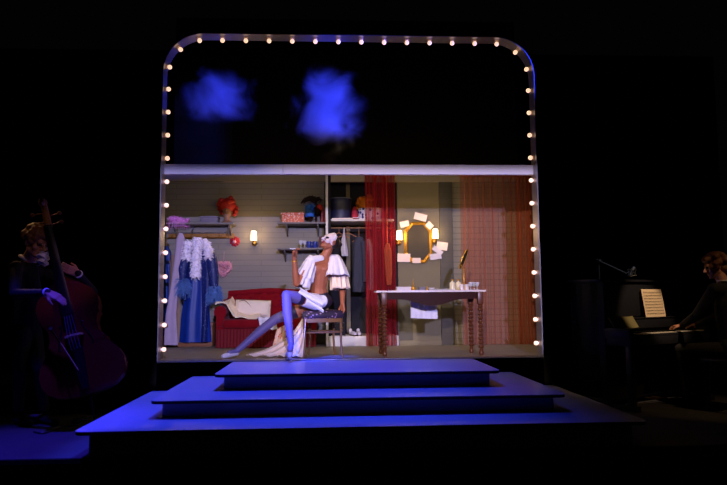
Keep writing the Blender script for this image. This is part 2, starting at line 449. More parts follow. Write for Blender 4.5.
# walls of the dressing room
YL, YR = 2.8, 2.16
xpost = AX(327, YR)
xcl = AX(398, YR)                            # right jamb of the closet
mb = MB(); mb.box(((RL+xpost)/2, YL+.05, 1.33), (xpost-RL, .1, 2.66)); struct(mb, 'wall_left_back', K['brick_left'])
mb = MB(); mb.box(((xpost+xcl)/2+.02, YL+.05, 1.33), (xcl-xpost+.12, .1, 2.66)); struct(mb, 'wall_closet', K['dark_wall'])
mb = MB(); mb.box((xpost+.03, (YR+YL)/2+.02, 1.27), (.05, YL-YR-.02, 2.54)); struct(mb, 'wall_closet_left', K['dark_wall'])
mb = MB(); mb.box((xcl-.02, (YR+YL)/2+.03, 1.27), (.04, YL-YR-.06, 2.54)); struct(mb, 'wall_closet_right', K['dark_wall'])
mb = MB(); mb.box(((xcl+RR)/2, YR+.03, 1.27), (RR-xcl, .06, 2.54)); struct(mb, 'wall_right_back', K['brick_right'])
xol, xor = xcl, AX(440, YR)
mb = MB(); mb.box(((xol+xor)/2, YR-.008, 1.2), (xor-xol, .016, 2.4)); struct(mb, 'wall_panel', K['olive'])
xq = AX(453, YR)
mb = MB(); mb.box(((xor+xq)/2, YR-.025, 1.2), (xq-xor, .05, 2.4), bev=.006); struct(mb, 'trim_5', K['louvre'])
mb = MB(); mb.box((AX(404, YR), YR-.02, .38), (AX(411, YR)-AX(397, YR), .012, .76)); mb.box((AX(411, YR), YR-.02, .38), (.02, .02, .76)); struct(mb, 'trim_6', K['louvre'])
for nm, fn, e, Y1 in (('left', sideL, 1, 2.82), ('right', sideR, -1, 2.2)):
    mb = MB(); mb.prism([(fn(.2), .2), (fn(Y1), Y1), (fn(Y1, .018), Y1), (fn(.2, .018), .2)], 0, 2.3); struct(mb, 'wall_'+nm, K['brick_left'])
    mb = MB(); mb.prism([(fn(.2, .019), .2), (fn(Y1, .019), Y1), (fn(Y1, .034), Y1), (fn(.2, .034), .2)], ST+.002, 2.3); struct(mb, 'wall_%s_outer' % nm, K['void'])
zc = AZ(182, YL, 250); mb = MB(); mb.box(((RL+xpost)/2, YL-.025, zc+.1), (xpost-RL, .05, .2)); struct(mb, 'trim_7', K['cornice'])
zc2 = AZ(182, YR-.04, 430); mb = MB(); mb.box(((xpost+RR)/2+.03, YR-.03, zc2+.085), (RR-xpost-.06, .06, .17)); struct(mb, 'trim_8', K['cornice'])
mb = MB(); mb.box((.05, 3.05, 2.6), (5.5, .06, 5.2)); struct(mb, 'wall_upper', K['upper'])
mb = MB(); mb.box((xpost, YR-.04, 1.27), (.036, .08, 2.54), bev=.004)
struct(mb, 'trim_9', K['white'])
xs2 = AX(348.5, 2.7); mb = MB(); mb.box((xs2, 2.76, 1.33), (.06, .05, 2.66)); struct(mb, 'trim_10', K['olive'])
# raised closet floor
zpl = AZ(336, YR, 350)
mb = MB(); mb.box(((xpost+xcl)/2, (YR+YL)/2-.03, zpl/2), (xcl-xpost-.01, YL-YR+.02, zpl), bev=.006); struct(mb, 'baseboard_closet', K['white'])
mb = MB(); mb.box(((xcl+RR)/2+.01, YR-.03, .035), (RR-xcl, .024, .07), bev=.004); struct(mb, 'baseboard_right', K['olive'])
mb = MB(); mb.box(((RL+xpost)/2, YL-.012, .05), (xpost-RL, .024, .1), bev=.004); struct(mb, 'baseboard_left', K['brick_left'])
# white fascia across the front of the room
zf0, zf1 = 2.09, 2.203
xj = AX(283, .11, 168); xe = W2-.013
mb = MB(); mb.box(((xj-.002-xe)/2, .14, (zf0+zf1)/2), (xj-.002+xe, .06, zf1-zf0), bev=.002); mb.box(((xj+.002+xe)/2, .14, (zf0+zf1)/2), (xe-xj-.002, .06, zf1-zf0), bev=.002)
mb.box((0, .16, (zf0+zf1)/2), (.2, .012, zf1-zf0-.01))
struct(mb, 'trim_11', K['fascia'])

# ================================================================== STEPS
def rrect(x0, x1, y0, y1, r, n=8):
    p = [(x0, y1), ]
    for k in range(n+1):
        a = PI + PI/2*k/n; p.append((x0+r+r*math.cos(a), y0+r+r*math.sin(a)))
    for k in range(n+1):
        a = 1.5*PI + PI/2*k/n; p.append((x1-r+r*math.cos(a), y0+r+r*math.sin(a)))
    p.append((x1, y1)); return p
tiers = [(-2.152, 2.214, -2.184, -2*RISE, ST, 'bottom and widest of the three blue lit steps'),
         (-1.717, 1.741, -1.725, -RISE, -2*RISE, 'middle of the three blue lit steps'),
         (-1.286, 1.311, -1.215, 0, -RISE, 'top and smallest of the three blue lit steps, under the performer\'s foot')]
for x0, x1, y0, z1, z0, lab in tiers:
    t = thing('step_platform', lab, 'step', ((x0+x1)/2, y0/2, z0), group='stepped platforms before the room')
    g = .022
    mb = MB(); mb.prism(rrect(x0-.02, x1+.01, y0, -.004, .07), z1-.006, z1); build(mb, 'tread', K['tier'], t)
    mb = MB(); mb.prism(rrect(x0-.018, x1+.008, y0+.002, -.004, .07), z1-.006-g, z1-.006); o = build(mb, 'nosing', K['nosing'], t); o['label'] = 'thin dark edge of the step'
    mb = MB(); mb.prism(rrect(x0+.05, x1-.06, y0+.13, -.004, .03), z0+.0005, z1-.006-g); build(mb, 'riser', K['tier_front'], t)

# ================================================================== LIT ARCH
arch = thing('light_bulb_arch', 'tall metal arch with rounded corners lined with glowing bulbs around the room', 'arch', (0, .095, 0))
DEP, TH, RC = .19, .012, .46
def arch_pts(w, h, r, n=12):
    p = [(-w, 0)]
    for k in range(n+1): a = PI - PI/2*k/n; p.append((-w+r+r*math.cos(a), h-r+r*math.sin(a)))
    for k in range(n+1): a = PI/2 - PI/2*k/n; p.append((w-r+r*math.cos(a), h-r+r*math.sin(a)))
    p.append((w, 0)); return p
o_, i_ = arch_pts(W2, H, RC), arch_pts(W2-TH, H-TH, RC-TH)
mb = MB()
V = [[mb.bm.verts.new((x, y, z)) for x, z in q] for q, y in ((o_, 0), (i_, 0), (i_, DEP), (o_, DEP))]
for a in range(4):
    A, B = V[a], V[(a+1) % 4]
    for k in range(len(o_)-1): mb.bm.faces.new((A[k], A[k+1], B[k+1], B[k]))
mb.bm.faces.new([V[k][0] for k in range(4)]); mb.bm.faces.new([V[k][-1] for k in range(4)][::-1])
build(mb, 'band', K['metal'], arch)
mb = MB(); mb.box((0, .095, .008), (2*W2-.03, .19, .014), bev=.002); build(mb, 'sill', K['metal'], arch)
# bulbs along the inside of the band
def along(s):
    w, h, r = W2-TH, H-TH, RC-TH
    L1, Lc, Lt = h-r, PI*r/2, 2*(w-r)
    if s < L1: return Vector((-w, 0, s)), Vector((1, 0, 0))
    s -= L1
    if s < Lc: a = PI - s/r; n = Vector((math.cos(a), 0, math.sin(a))); return Vector((-w+r, 0, h-r))+n*r, -n
    s -= Lc
    if s < Lt: return Vector((-w+r+s, 0, h)), Vector((0, 0, -1))
    s -= Lt
    if s < Lc: a = PI/2 - s/r; n = Vector((math.cos(a), 0, math.sin(a))); return Vector((w-r, 0, h-r))+n*r, -n
    s -= Lc
    return Vector((w, 0, h-r-s)), Vector((-1, 0, 0))
total = 2*(H-TH-(RC-TH)) + PI*(RC-TH) + 2*(W2-RC)
s0 = AZ(349.5, .1, 160); s1 = AZ(343, .1, 541); NB = 42
proto = None
for k in range(NB):
    p, n = along(s0 + (total-s0-s1)*k/(NB-1))
    if proto is None:
        mb = MB(); mb.lathe([(.004, .012), (.014, .014), (.022, .024), (.026, .037), (.024, .049), (.015, .060), (.003, .063)], 14); b = build(mb, 'bulb', K['bulb'], arch, local=True)
        mb = MB(); mb.lathe([(.030, .0005), (.030, .006), (.017, .008), (.015, .016)], 14); build(mb, 'socket', K['socket'], b, local=True)
        proto = b
    else: b = copy_tree(proto, arch)
    b.rotation_euler = n.to_track_quat('Z', 'Y').to_euler(); b.location = Vector((p.x, 0, p.z))

# ================================================================== BACK WALL, LEFT: shelf, clothes, sofa
def shelf(name, label, x0, x1, z, y0, y1, th=.025, m='board', brk=()):
    t = thing(name, label, 'shelf', ((x0+x1)/2, (y0+y1)/2, z-th))
    mb = MB(); mb.box(((x0+x1)/2, (y0+y1)/2, z-th/2), (x1-x0, y1-y0, th), bev=.003); build(mb, 'shelf_board', K[m], t)
    for x in brk:
        mb = MB(); mb.prism([(0, 0), (-(y1-y0)*.8, 0), (-(y1-y0)*.8, -.02), (-.02, -.16), (0, -.16)], -.01, .01,
                            Matrix.Translation((x, y1, z-th)) @ Matrix(((0, 0, 1, 0), (1, 0, 0, 0), (0, 1, 0, 0), (0, 0, 0, 1))))
        build(mb, 'bracket', K[m], t)
    return t
YS = 2.5
zs1 = AZ(222.5, YS, 200)
shelf('wall_shelf', 'long grey shelf high on the left wall above the hanging costumes', sideL(YS)+.006, AX(233, YS), zs1, YS, YL, brk=(AX(228, YS), AX(172, YS)))
# ochre hook rail
zr = AZ(236, YL-.03, 212)
t = thing('hook_rail', 'ochre wooden coat rail with hooks under the left shelf', 'coat rail', (AX(200, YL-.03), YL-.02, zr-.03))
mb = MB(); mb.box((AX(201, YL-.03), YL-.02, zr), (AX(234, YL)-AX(168, YL), .03, .075), bev=.006); build(mb, 'rail', K['gold_trim'], t)
for px in (172, 182, 196, 208, 220, 229):
    x = AX(px, YL-.04); mb = MB(); mb.tube([(x, YL-.034, zr+.01), (x, YL-.07, zr), (x, YL-.09, zr-.03), (x, YL-.10, zr+.005)], .005, 6); build(mb, 'hook', K['brass'], t)

def fluff(mb, path, rad, n, L, w=.006, jitter=.5, down=.0):
    path = [Vector(p) for p in path]
    for _ in range(n):
        t = random.random()*(len(path)-1); i = min(int(t), len(path)-2); c = path[i].lerp(path[i+1], t-i)
        a = random.random()*2*PI; ax = (path[i+1]-path[i]).normalized(); o = ax.orthogonal().normalized(); q = ax.cross(o)
        d = o*math.cos(a)+q*math.sin(a)+ax*random.uniform(-jitter, jitter)
        mb.feather(c+d*rad*.4, d, L*random.uniform(.6, 1.1), w, down)
# mauve feather boa on the shelf
mb = MB(); path = [(AX(169.5, 2.6), 2.62, zs1+.05), (AX(174, 2.6), 2.6, zs1+.065), (AX(181, 2.6), 2.6, zs1+.045), (AX(187, 2.6), 2.62, zs1+.03)]
mb.tube(path, [.035, .042, .038, .02], 8); fluff(mb, path, .05, 240, .075, .008, .6, .03)
for k in range(16): mb.feather((AX(166+k*1.2, 2.48), 2.49, zs1+.01), (random.uniform(-.3, .3), -.15, -1), .09, .005)
tag(build(mb, 'feather_boa', K['purple']), 'mauve feather boa lying along the left wall shelf', 'feather boa')
# flat box
mb = MB(); x0, x1 = AX(200, 2.56), AX(217, 2.56); t = thing('cardboard_box', 'low grey box on the left shelf beside the red wig', 'box', ((x0+x1)/2, 2.65, zs1))
mb.box(((x0+x1)/2, 2.65, zs1+.042), (x1-x0, .19, .083), bev=.004); build(mb, 'body', K['box_grey'], t)
mb = MB(); mb.box(((x0+x1)/2, 2.65, zs1+.094), (x1-x0+.012, .2, .022), bev=.004); build(mb, 'lid', K['box_grey'], t)
# wigs on head blocks
def wig(x, y, z, lab, hm, bm_, sc=1.0, long=0.0, tilt=0, wide=1):
    t = thing('wig', lab, 'wig', (x, y, z))
    mb = MB(); mb.lathe([(.07*sc, 0), (.075*sc, .015*sc), (.045*sc, .04*sc), (.045*sc, .10*sc), (.06*sc, .14*sc), (.078*sc, .20*sc), (.082*sc, .25*sc), (.065*sc, .31*sc), (.02*sc, .335*sc)], 18, c=(x, y, z), sy=1.1)
    mb.ell((x-.0, y-.085*sc, z+.19*sc), (.014*sc, .02*sc, .022*sc)); build(mb, 'wig_block', K[bm_], t)
    mb = MB(); R = .12*sc
    mb.ell((x, y+.02, z+.26*sc), (R*wide, R*1.0, R*.92))
    for k in range(46):
        a = k*2.4; h = ((k*7) % 46)/46
        if math.sin(a) < -.35 and h < .55: continue
        rr = R*1.0*math.sqrt(max(.05, 1-(h*1.5-.55)**2))
        mb.ell((x+math.cos(a)*rr*wide, y+.015+math.sin(a)*rr, z+.16*sc-long+h*(.22*sc+long)), (.036*sc,)*3, None, 8)
    build(mb, 'hair', K[hm], t); return t
wig(AX(226.5, 2.62), 2.62, zs1, 'curly red wig on a tan block on the left shelf', 'red_wig', 'wighead', 1.03, .02, wide=1.08)

# wall flowers
def rosette(px, py, Y, lab, m1, m2, r):
    c = at(px, py, Y); t = thing('fabric_flower', lab, 'flower', (c.x, Y, c.z-r))
    mb = MB()
    for ring, (rr, n, s) in enumerate(((.62, 9, .42), (.34, 6, .36))):
        for k in range(n):
            a = 2*PI*k/n+ring*.3
            mb.ell((c.x+r*rr*math.cos(a), Y-.015-.02*ring, c.z+r*rr*math.sin(a)), (r*s, .02, r*s*.75), Matrix.Rotation(-a, 3, 'Y'), 10)
    build(mb, 'petals', K[m1], t)
    mb = MB(); mb.ell((c.x, Y-.055, c.z-.01), (r*.36, .025, r*.34)); build(mb, 'centre', K[m2], t)
rosette(235, 241.5, YL+.012, 'red fabric flower with a pink centre on the wall left of the lit sconce', 'red_flower', 'pink', .08)
# pink heart wreath
c = at(223.5, 268, YL-.05); t = thing('heart_wreath', 'fluffy pink heart hung on the wall over the sofa arm', 'wreath', (c.x, c.y, c.z-.13))
mb = MB(); path = []
for k in range(25):
    a = 2*PI*k/24; path.append((c.x+.0068*16*math.sin(a)**3, c.y, c.z+.0066*(13*math.cos(a)-5*math.cos(2*a)-2*math.cos(3*a)-math.cos(4*a))))
mb.tube(path[:-1], .026, 6, closed=True); fluff(mb, path, .03, 420, .045, .006, .8, .005); fluff(mb, [(c.x-.04, c.y, c.z+.02), (c.x+.04, c.y, c.z-.02)], .03, 120, .05); build(mb, 'heart', K['pink'], t)
mb = MB(); mb.tube([(c.x, c.y, c.z+.06), (c.x+.003, c.y+.03, c.z+.25)], .003, 5); build(mb, 'hanging_cord', K['pink'], t)

# sconces
def sconce(px, py, Y, lab, group=None, s=1):
    c = at(px, py, Y); yf = Y-.10
    t = thing('wall_sconce', lab, 'wall lamp', (c.x, Y, c.z-.14*s))
    mb = MB(); mb.lathe([(.038*s, 0), (.038*s, .008), (.028*s, .018), (.006, .022)], 16, Matrix.Translation((c.x, Y-.001, c.z-.11*s)) @ Matrix.Rotation(PI/2, 4, 'X')); build(mb, 'wall_plate', K['brass'], t)
    mb = MB(); mb.tube([(c.x, Y-.01, c.z-.11*s), (c.x, Y-.06, c.z-.135*s), (c.x, yf, c.z-.12*s), (c.x, yf, c.z-.08*s)], .007*s, 8); mb.lathe([(.02*s, -.085*s), (.026*s, -.075*s), (.012*s, -.06*s)], 12, c=(c.x, yf, c.z)); build(mb, 'arm', K['brass'], t)
    mb = MB()
    mb.lathe([(.030*s, -.072*s), (.046*s, -.068*s), (.044*s, 0), (.037*s, .072*s), (.02*s, .076*s)], 20, c=(c.x, yf, c.z)); build(mb, 'lamp_shade', K['shade'], t)
    l = bpy.data.lights.new('sconce_light', 'POINT'); l.energy = 4*s; l.color = (1, .62, .28); l.shadow_soft_size = .05
    lo = bpy.data.objects.new('sconce_light', l); COL.objects.link(lo); lo.location = (c.x, yf-.1, c.z+.02)
sconce(254.5, 236.5, YL, 'lit wall sconce on the brick wall between the red flower and the shelves', s=1.0)
sconce(398.6, 236, YR-.016, 'lit wall sconce left of the gilt mirror beside the red curtain', s=.95)
sconce(434.2, 234.5, YR-.016, 'lit wall sconce right of the gilt mirror above pinned notes', s=.95)

# hanging costumes on the left, in front of the left wall
YC = 2.35
def drape(prof, Yc, depth, folds, amp, ph=0, n=40, nv=24):
    """closed hanging garment: prof = [(py, pxl, pxr)] outline in the photo, given thickness 'depth' and vertical folds"""
    rows = [(AZ(py, Yc, (a+b)/2), at(a, py, Yc).x, at(b, py, Yc).x) for py, a, b in prof]
    def get(v):
        t = v*(len(rows)-1); i = min(int(t), len(rows)-2); f = t-i; f = f*f*(3-2*f)*.5+f*.5
        return [rows[i][k]*(1-f)+rows[i+1][k]*f for k in range(3)]
    mb = MB(); rings = []
    for j in range(nv+1):
        z, xl, xr = get(j/nv); cx, hw = (xl+xr)/2, (xr-xl)/2; ring = []
        for k in range(n):
            a = 2*PI*k/n; w = 1+amp*math.sin(a*folds+ph+j*.06)*min(1, .25+j/nv*1.2)
            ring.append(mb.bm.verts.new((cx+hw*math.cos(a)*(1+(w-1)*.35), Yc+depth*min(1, .6+j/nv)*math.sin(a)*w, z)))
        rings.append(ring)
    for A, B in zip(rings, rings[1:]):
        for k in range(n): mb.bm.faces.new((A[k], A[(k+1) % n], B[(k+1) % n], B[k]))
    mb.bm.faces.new(rings[0]); mb.bm.faces.new(rings[-1][::-1])
    return mb
def hanger(t, px, py, Y, w=.19, m='brass', zh=None):
    c = at(px, py, Y); mb = MB()
    mb.tube([(c.x-w, Y, c.z-.06), (c.x-.02, Y, c.z+.01), (c.x, Y, c.z+.02), (c.x+.02, Y, c.z+.01), (c.x+w, Y, c.z-.06)], .007, 6)
    zh = zh or c.z+.09
    mb.tube([(c.x, Y, c.z+.02), (c.x, Y, zh-.03), (c.x+.02, Y, zh-.01), (c.x+.005, Y, zh), (c.x-.015, Y, zh-.02)], .0035, 6)
    build(mb, 'hanger', K[m], t)
# clothes bar carrying the costumes
zb = AZ(233, YC, 190)
t = thing('clothes_rail', 'thin metal clothes rail hung beneath the left shelf', 'clothes rail', (AX(180, YC), YC, zb))
mb = MB(); mb.tube([(sideL(YC)+.004, YC, zb), (AX(226, YC), YC, zb)], .011, 10); build(mb, 'bar', K['chrome'], t)
for px in (190, 226):
    x = AX(px, YC); mb = MB(); mb.tube([(x, YC, zb), (x, YC+.17, zb+.08), (x, YC+.2, zs1-.02)], .007, 6); build(mb, 'bracket', K['chrome'], t)

t = thing('blue_dress', 'plain blue dress hanging at the far left behind the arch', 'dress', (*at(167, 300, YC).xy, .15))
build(drape([(246, 164, 168), (252, 163.5, 171), (275, 163, 173), (300, 162.5, 175), (336, 162, 176)], YC+.1, .07, 7, .2), 'gown', K['navy'], t); hanger(t, 166, 249, YC+.1, zh=zb+.015, w=.04)
t = thing('striped_robe', 'tan and lilac robe hanging between the blue costumes', 'robe', (*at(177, 300, YC+.06).xy, .1))
build(drape([(255, 171, 177), (270, 170, 179), (300, 169, 180), (343, 165, 180)], YC+.02, .04, 6, .25, 1), 'gown', K['tan_cloth'], t); hanger(t, 176, 258, YC+.02, zh=zb+.015, w=.1)
# lilac scarf, long and narrow, over the rail
mb = drape([(233, 179, 182.5), (238, 176.5, 184.5), (262, 174, 182.5), (285, 171, 178.5), (315, 166, 176), (345, 164, 178)], YC-.17, .028, 3, .35, 2)
tag(build(mb, 'scarf', K['lilac']), 'long lilac scarf hanging to the floor left of the sequinned costume', 'scarf')

# blue sequinned costume: gown, sequinned coat, feather cuffs
t = thing('show_costume', 'royal blue gown with sequinned coat and feather cuffs on a hanger', 'costume', (*at(197, 330, YC).xy, .06))
build(drape([(243, 189, 207), (252, 186, 210), (270, 187, 207), (290, 186, 208), (315, 182, 209), (342, 180, 211)], YC, .09, 6, .16), 'gown', K['blue_gown'], t)
build(drape([(240, 202, 206), (245, 202, 212), (258, 201, 213), (290, 202, 211), (320, 202, 208), (342, 201, 207)], YC-.09, .035, 4, .15), 'coat_front', K['sequin'], t)
build(drape([(241, 188, 192), (246, 184, 193), (262, 183, 191), (284, 182, 188), (300, 182, 187)], YC-.08, .035, 4, .15), 'coat_front', K['sequin'], t)
def sleeve(pts, rad, name='sleeve'):
    mb = MB(); mb.tube(pts, rad, 12); return build(mb, name, K['sequin'], t)
sl = sleeve([at(206, 245, YC-.05), at(211.5, 258, YC-.1), at(213.5, 275, YC-.12), at(214, 289, YC-.12)], [.06, .082, .075, .06])
sr = sleeve([at(188, 245, YC-.05), at(185, 258, YC-.12), at(183, 270, YC-.14), at(182.5, 280, YC-.14)], [.06, .082, .075, .06])
for px, py, par, R in ((214.5, 293, sl, .10), (183, 286, sr, .115)):
    mb = MB(); c = at(px, py, YC-.13); path = [c+Vector((0, 0, .08)), c, c-Vector((0, 0, .07))]
    mb.tube(path, [.04, R*.85, .04], 10); fluff(mb, path, R*.8, 520, .10, .010, .7, .06); build(mb, 'feather_cuff', K['blue_feather'], par)
hanger(t, 197, 243, YC, zh=zb+.015)
# white feather boas
def boa(lab, pts, R, n, L):
    mb = MB(); mb.tube(pts, R*.8, 8); fluff(mb, pts, R*.75, n, L, .010, .7, .02)
    tag(build(mb, 'feather_boa', K['lilac_feather']), lab, 'feather boa')
boa('thick white feather boa hanging straight down the middle of the blue costume', [at(197, 238, YC-.17), at(197, 250, YC-.19), at(196, 264, YC-.2), at(195.5, 277, YC-.2)], .062, 620, .07)
boa('short white feather tuft on the left shoulder of the blue costume', [at(189, 242, YC-.15), at(186.5, 250, YC-.18), at(186.5, 259, YC-.19)], .055, 320, .07)
boa('short white feather tuft on the right shoulder of the blue costume', [at(204, 240, YC-.15), at(208.5, 248, YC-.18), at(208, 258, YC-.19)], .055, 300, .07)
# tan trunk below
x0, x1 = AX(178, 2.45), AX(214, 2.45); t = thing('trunk', 'low tan wooden trunk on the floor behind the blue gown, beside the sofa', 'trunk', ((x0+x1)/2, 2.55, 0))
mb = MB(); mb.box(((x0+x1)/2, 2.55, .15), (x1-x0, .34, .28), bev=.008); mb.box(((x0+x1)/2, 2.55, .012), (x1-x0-.04, .3, .024)); build(mb, 'body', K['wood_tan'], t)
mb = MB(); mb.box(((x0+x1)/2, 2.55, .318), (x1-x0+.014, .355, .05), bev=.008); build(mb, 'lid', K['wood_tan'], t)

# sofa
def sofa():
    sx0, sx1, yf, yb = -1.87, -.42, 1.98, 2.72
    t = thing('sofa', 'tufted red velvet sofa with rolled arms and fringed skirt', 'sofa', ((sx0+sx1)/2, (yf+yb)/2, 0))
    cx, w = (sx0+sx1)/2, sx1-sx0
    mb = MB(); mb.box((cx, (yf+yb)/2+.01, .2), (w-.06, yb-yf-.06, .2), bev=.02); build(mb, 'base', K['red_velvet'], t)
    mb = MB(); mb.box((cx, (yf+yb)/2-.07, .335), (w-.24, yb-yf-.14, .13), bev=.045); build(mb, 'seat_cushion', K['red_velvet'], t)
    mb = MB()                                  # tufted backrest
    nu, nv = 48, 20
    def f(u, v):
        x = sx0+.1+u*(w-.2); z = .34+v*.44+.03*math.sin(PI*u); lean = .12*v
        d = .022*abs(math.sin(u*7*PI+(v*3*PI)))*abs(math.sin(u*7*PI-(v*3*PI)))
        top = .06*max(0, v-.8)/.2
        return (x, yb-.2+lean-d*1.6+top, z)
    mb.sheet(f, nu, nv, .1); build(mb, 'backrest', K['red_velvet'], t)
    mb = MB(); mb.tube([(sx0+.1, yb-.04, .76), (cx, yb-.04, .80), (sx1-.1, yb-.04, .76)], .05, 12); build(mb, 'top_rail', K['red_velvet'], t)
    for x in (sx0+.08, sx1-.08):
        mb = MB(); mb.tube([(x, yf+.06, .50), (x, yf+.4, .52), (x, yb-.06, .60)], [.088, .09, .09], 18)
        mb.box((x, (yf+yb)/2+.01, .34), (.12, yb-yf-.1, .32), bev=.02); build(mb, 'armrest', K['red_velvet'], t)
    def sk(u, v):
        return (sx0+.03+u*(w-.06), yf+.015+.006*math.sin(u*190)-.012*v, .26-v*.25)
    mb = MB(); mb.sheet(sk, 200, 4, .008); build(mb, 'fringe', K['red_fringe'], t)
    for x in (sx0+.1, sx1-.1):
        for y in (yf+.1, yb-.1):
            mb = MB(); mb.lathe([(.02, 0), (.028, .03), (.022, .11)], 10, c=(x, y, 0)); build(mb, 'foot', K['wood_dark'], t)
sofa()
# cream throw over the left arm and seat
mb = MB()
def thr(u, v):
    px = 218+u*33; zb_ = [.615, .62, .60, .53, .47, .44, .425][0]
    x = -1.86+u*.62
    y = 2.02+v*.45
    top = .60+.04*(y-2)/.5 if x < -1.70 else max(.415+.0*v, .61-(x+1.70)*1.5)
    top += .10*v*(1 if x > -1.7 else .3)
    return (x, y+.02*math.sin(u*9), top+.018*math.sin(u*13+v*4)+.012*math.sin(v*11+u*6)+.012)
mb.sheet(thr, 40, 20, .012)
tag(build(mb, 'throw_blanket', K['cream']), 'crumpled cream throw over the left arm of the red sofa', 'blanket')
c = at(252, 313, 2.2)
t = thing('cushion', 'square cream cushion with brown piping on the red sofa', 'cushion', (c.x, 2.3, .42))
RT = Matrix.Translation((c.x+.0, 2.30, .545)) @ Matrix.Rotation(.04, 4, 'Y') @ Matrix.Rotation(-.28, 4, 'X')
mb = MB()
def pil(sgn):
    def f(u, v):
        a, b = u*2-1, v*2-1; q = (1-a**4)*(1-b**4)
        return RT @ Vector((a*.255, sgn*.075*q**.5, b*.125))
    return f
mb.sheet(pil(1), 18, 12); mb.sheet(pil(-1), 18, 12); bmesh.ops.remove_doubles(mb.bm, verts=mb.bm.verts, dist=.0008); build(mb, 'cover', K['cream'], t)
mb = MB(); mb.tube([RT @ Vector((a*.257, 0, b*.127)) for a, b in ((-1, -1), (0, -1), (1, -1), (1, 0), (1, 1), (0, 1), (-1, 1), (-1, 0))], .006, 6, closed=True)
mb.tube([RT @ Vector((-.19+.35*k/14, -.072+.03*(k/14-.4)**2, .085-.12*(k/14)+.035*math.sin(k*.55))) for k in range(15)], .004, 5)
build(mb, 'piping', K['cream_line'], t)

# ================================================================== MIDDLE SHELVES
YM = 2.42
zu, zl = AZ(222, YM, 300), AZ(247.8, YM, 300)
shelf('wall_shelf', 'upper grey shelf between sconce and closet holding the hat and patterned box', AX(277, YM), xpost+.004, zu, YM, YL, brk=(AX(286, YM), AX(318, YM)))
shelf('wall_shelf', 'lower grey shelf behind the performer\'s head holding mugs and glasses', AX(277, YM), xpost+.004, zl, YM, YL, brk=(AX(284, YM), AX(318, YM)))
x0, x1 = AX(281.5, 2.45), AX(304, 2.45); bh = AZ(212, 2.45, 290)-zu
t = thing('keepsake_box', 'orange patterned box on the upper shelf beside the blue hat', 'box', ((x0+x1)/2, 2.56, zu))
mb = MB(); mb.box(((x0+x1)/2, 2.56, zu+bh*.42), (x1-x0, .19, bh*.8), bev=.004); build(mb, 'body', K['orange_print'], t)
mb = MB(); mb.box(((x0+x1)/2-.004, 2.56, zu+bh*.88), (x1-x0+.02, .205, bh*.22), bev=.008, rot=Matrix.Rotation(-.03, 3, 'Y')); build(mb, 'lid', K['orange_print'], t)
# blue feathered hat on a stand
def hatstand(t, x, y, z, h):
    mb = MB(); mb.lathe([(.05, 0), (.05, .01), (.012, .02), (.012, h-.05), (.05, h-.02), (.045, h)], 14, c=(x, y, z)); build(mb, 'hat_stand', K['wood_dark'], t)
x = AX(310, 2.55); t = thing('hat', 'bright blue feathered hat on the upper shelf right of the patterned box', 'hat', (x, 2.55, zu)); hatstand(t, x, 2.55, zu, .1)
mb = MB(); mb.lathe([(.062, 0), (.068, .03), (.072, .09), (.066, .14), (.04, .16)], 18, c=(x, 2.55, zu+.09)); mb.lathe([(.085, .004), (.09, .014), (.06, .022)], 18, c=(x, 2.55, zu+.085))
build(mb, 'crown', K['blue_hat'], t)
mb = MB(); fluff(mb, [(x-.05, 2.5, zu+.20), (x, 2.48, zu+.25), (x+.05, 2.5, zu+.22)], .03, 160, .07, .006, .6, .02); build(mb, 'feather_trim', K['blue_hat'], t)
x = AX(316.5, 2.62); t = thing('hat', 'black feathered hat with a red trim behind the blue hat on the upper shelf', 'hat', (x, 2.66, zu)); hatstand(t, x, 2.66, zu, .17)
mb = MB(); mb.lathe([(.05, 0), (.075, .0), (.085, .04), (.08, .11), (.05, .14)], 18, c=(x, 2.66, zu+.14)); mb.lathe([(.10, .0), (.104, .01), (.08, .02)], 22, c=(x, 2.68, zu+.14)); build(mb, 'crown', K['black_feather'], t)
mb = MB()
for k in range(90):
    b = random.random(); p = Vector((x-.03, 2.60, zu+.30)); a = .3+b*2.4
    q = p+Vector((math.cos(a)*-.16*random.uniform(.7, 1.1)-.02, -.03, math.sin(a)*.115*random.uniform(.7, 1.1)))
    mb.tube([p+Vector((.08*(1-b), 0, -.03)), p.lerp(q, .5)+Vector((0, 0, .04)), q, q+Vector((-.03, 0, -.035))], [.007, .012, .008, .003], 5)
build(mb, 'plumes', K['black_feather'], t)
mb = MB(); mb.ell((x+.05, 2.57, zu+.255), (.045, .03, .035)); mb.ell((x+.075, 2.58, zu+.225), (.03, .025, .03)); build(mb, 'red_trim', K['red_wig'], t)
# books
def book(x, y, z, w, d, h, m, lab, grp=None, rot=0):
    t = thing('book', lab, 'book', (x, y, z), 0, grp); R = Matrix.Translation((x, y, z)) @ Matrix.Rotation(rot, 4, 'Y')
    mb = MB(); mb.box((-w/2+.002, 0, h/2), (.004, d, h), mx=R); mb.box((w/2-.002, 0, h/2), (.004, d, h), mx=R); mb.box((0, -d/2+.002, h/2), (w, .004, h), mx=R); build(mb, 'cover', K[m], t)
    mb = MB(); mb.box((0, .004, h/2), (w-.009, d-.012, h-.01), mx=R); build(mb, 'pages', K['paper'], t)
hb = AZ(209.5, 2.48, 324)-zu
book(AX(322.2, 2.48), 2.56, zu, .026, .14, hb, 'red_book', 'red book standing at the right end of the upper shelf, left of its twin')
book(AX(324.6, 2.48), 2.56, zu, .024, .14, hb*1.02, 'red_book', 'red book against the white post on the upper shelf')
hb = AZ(236, 2.48, 320)-zl
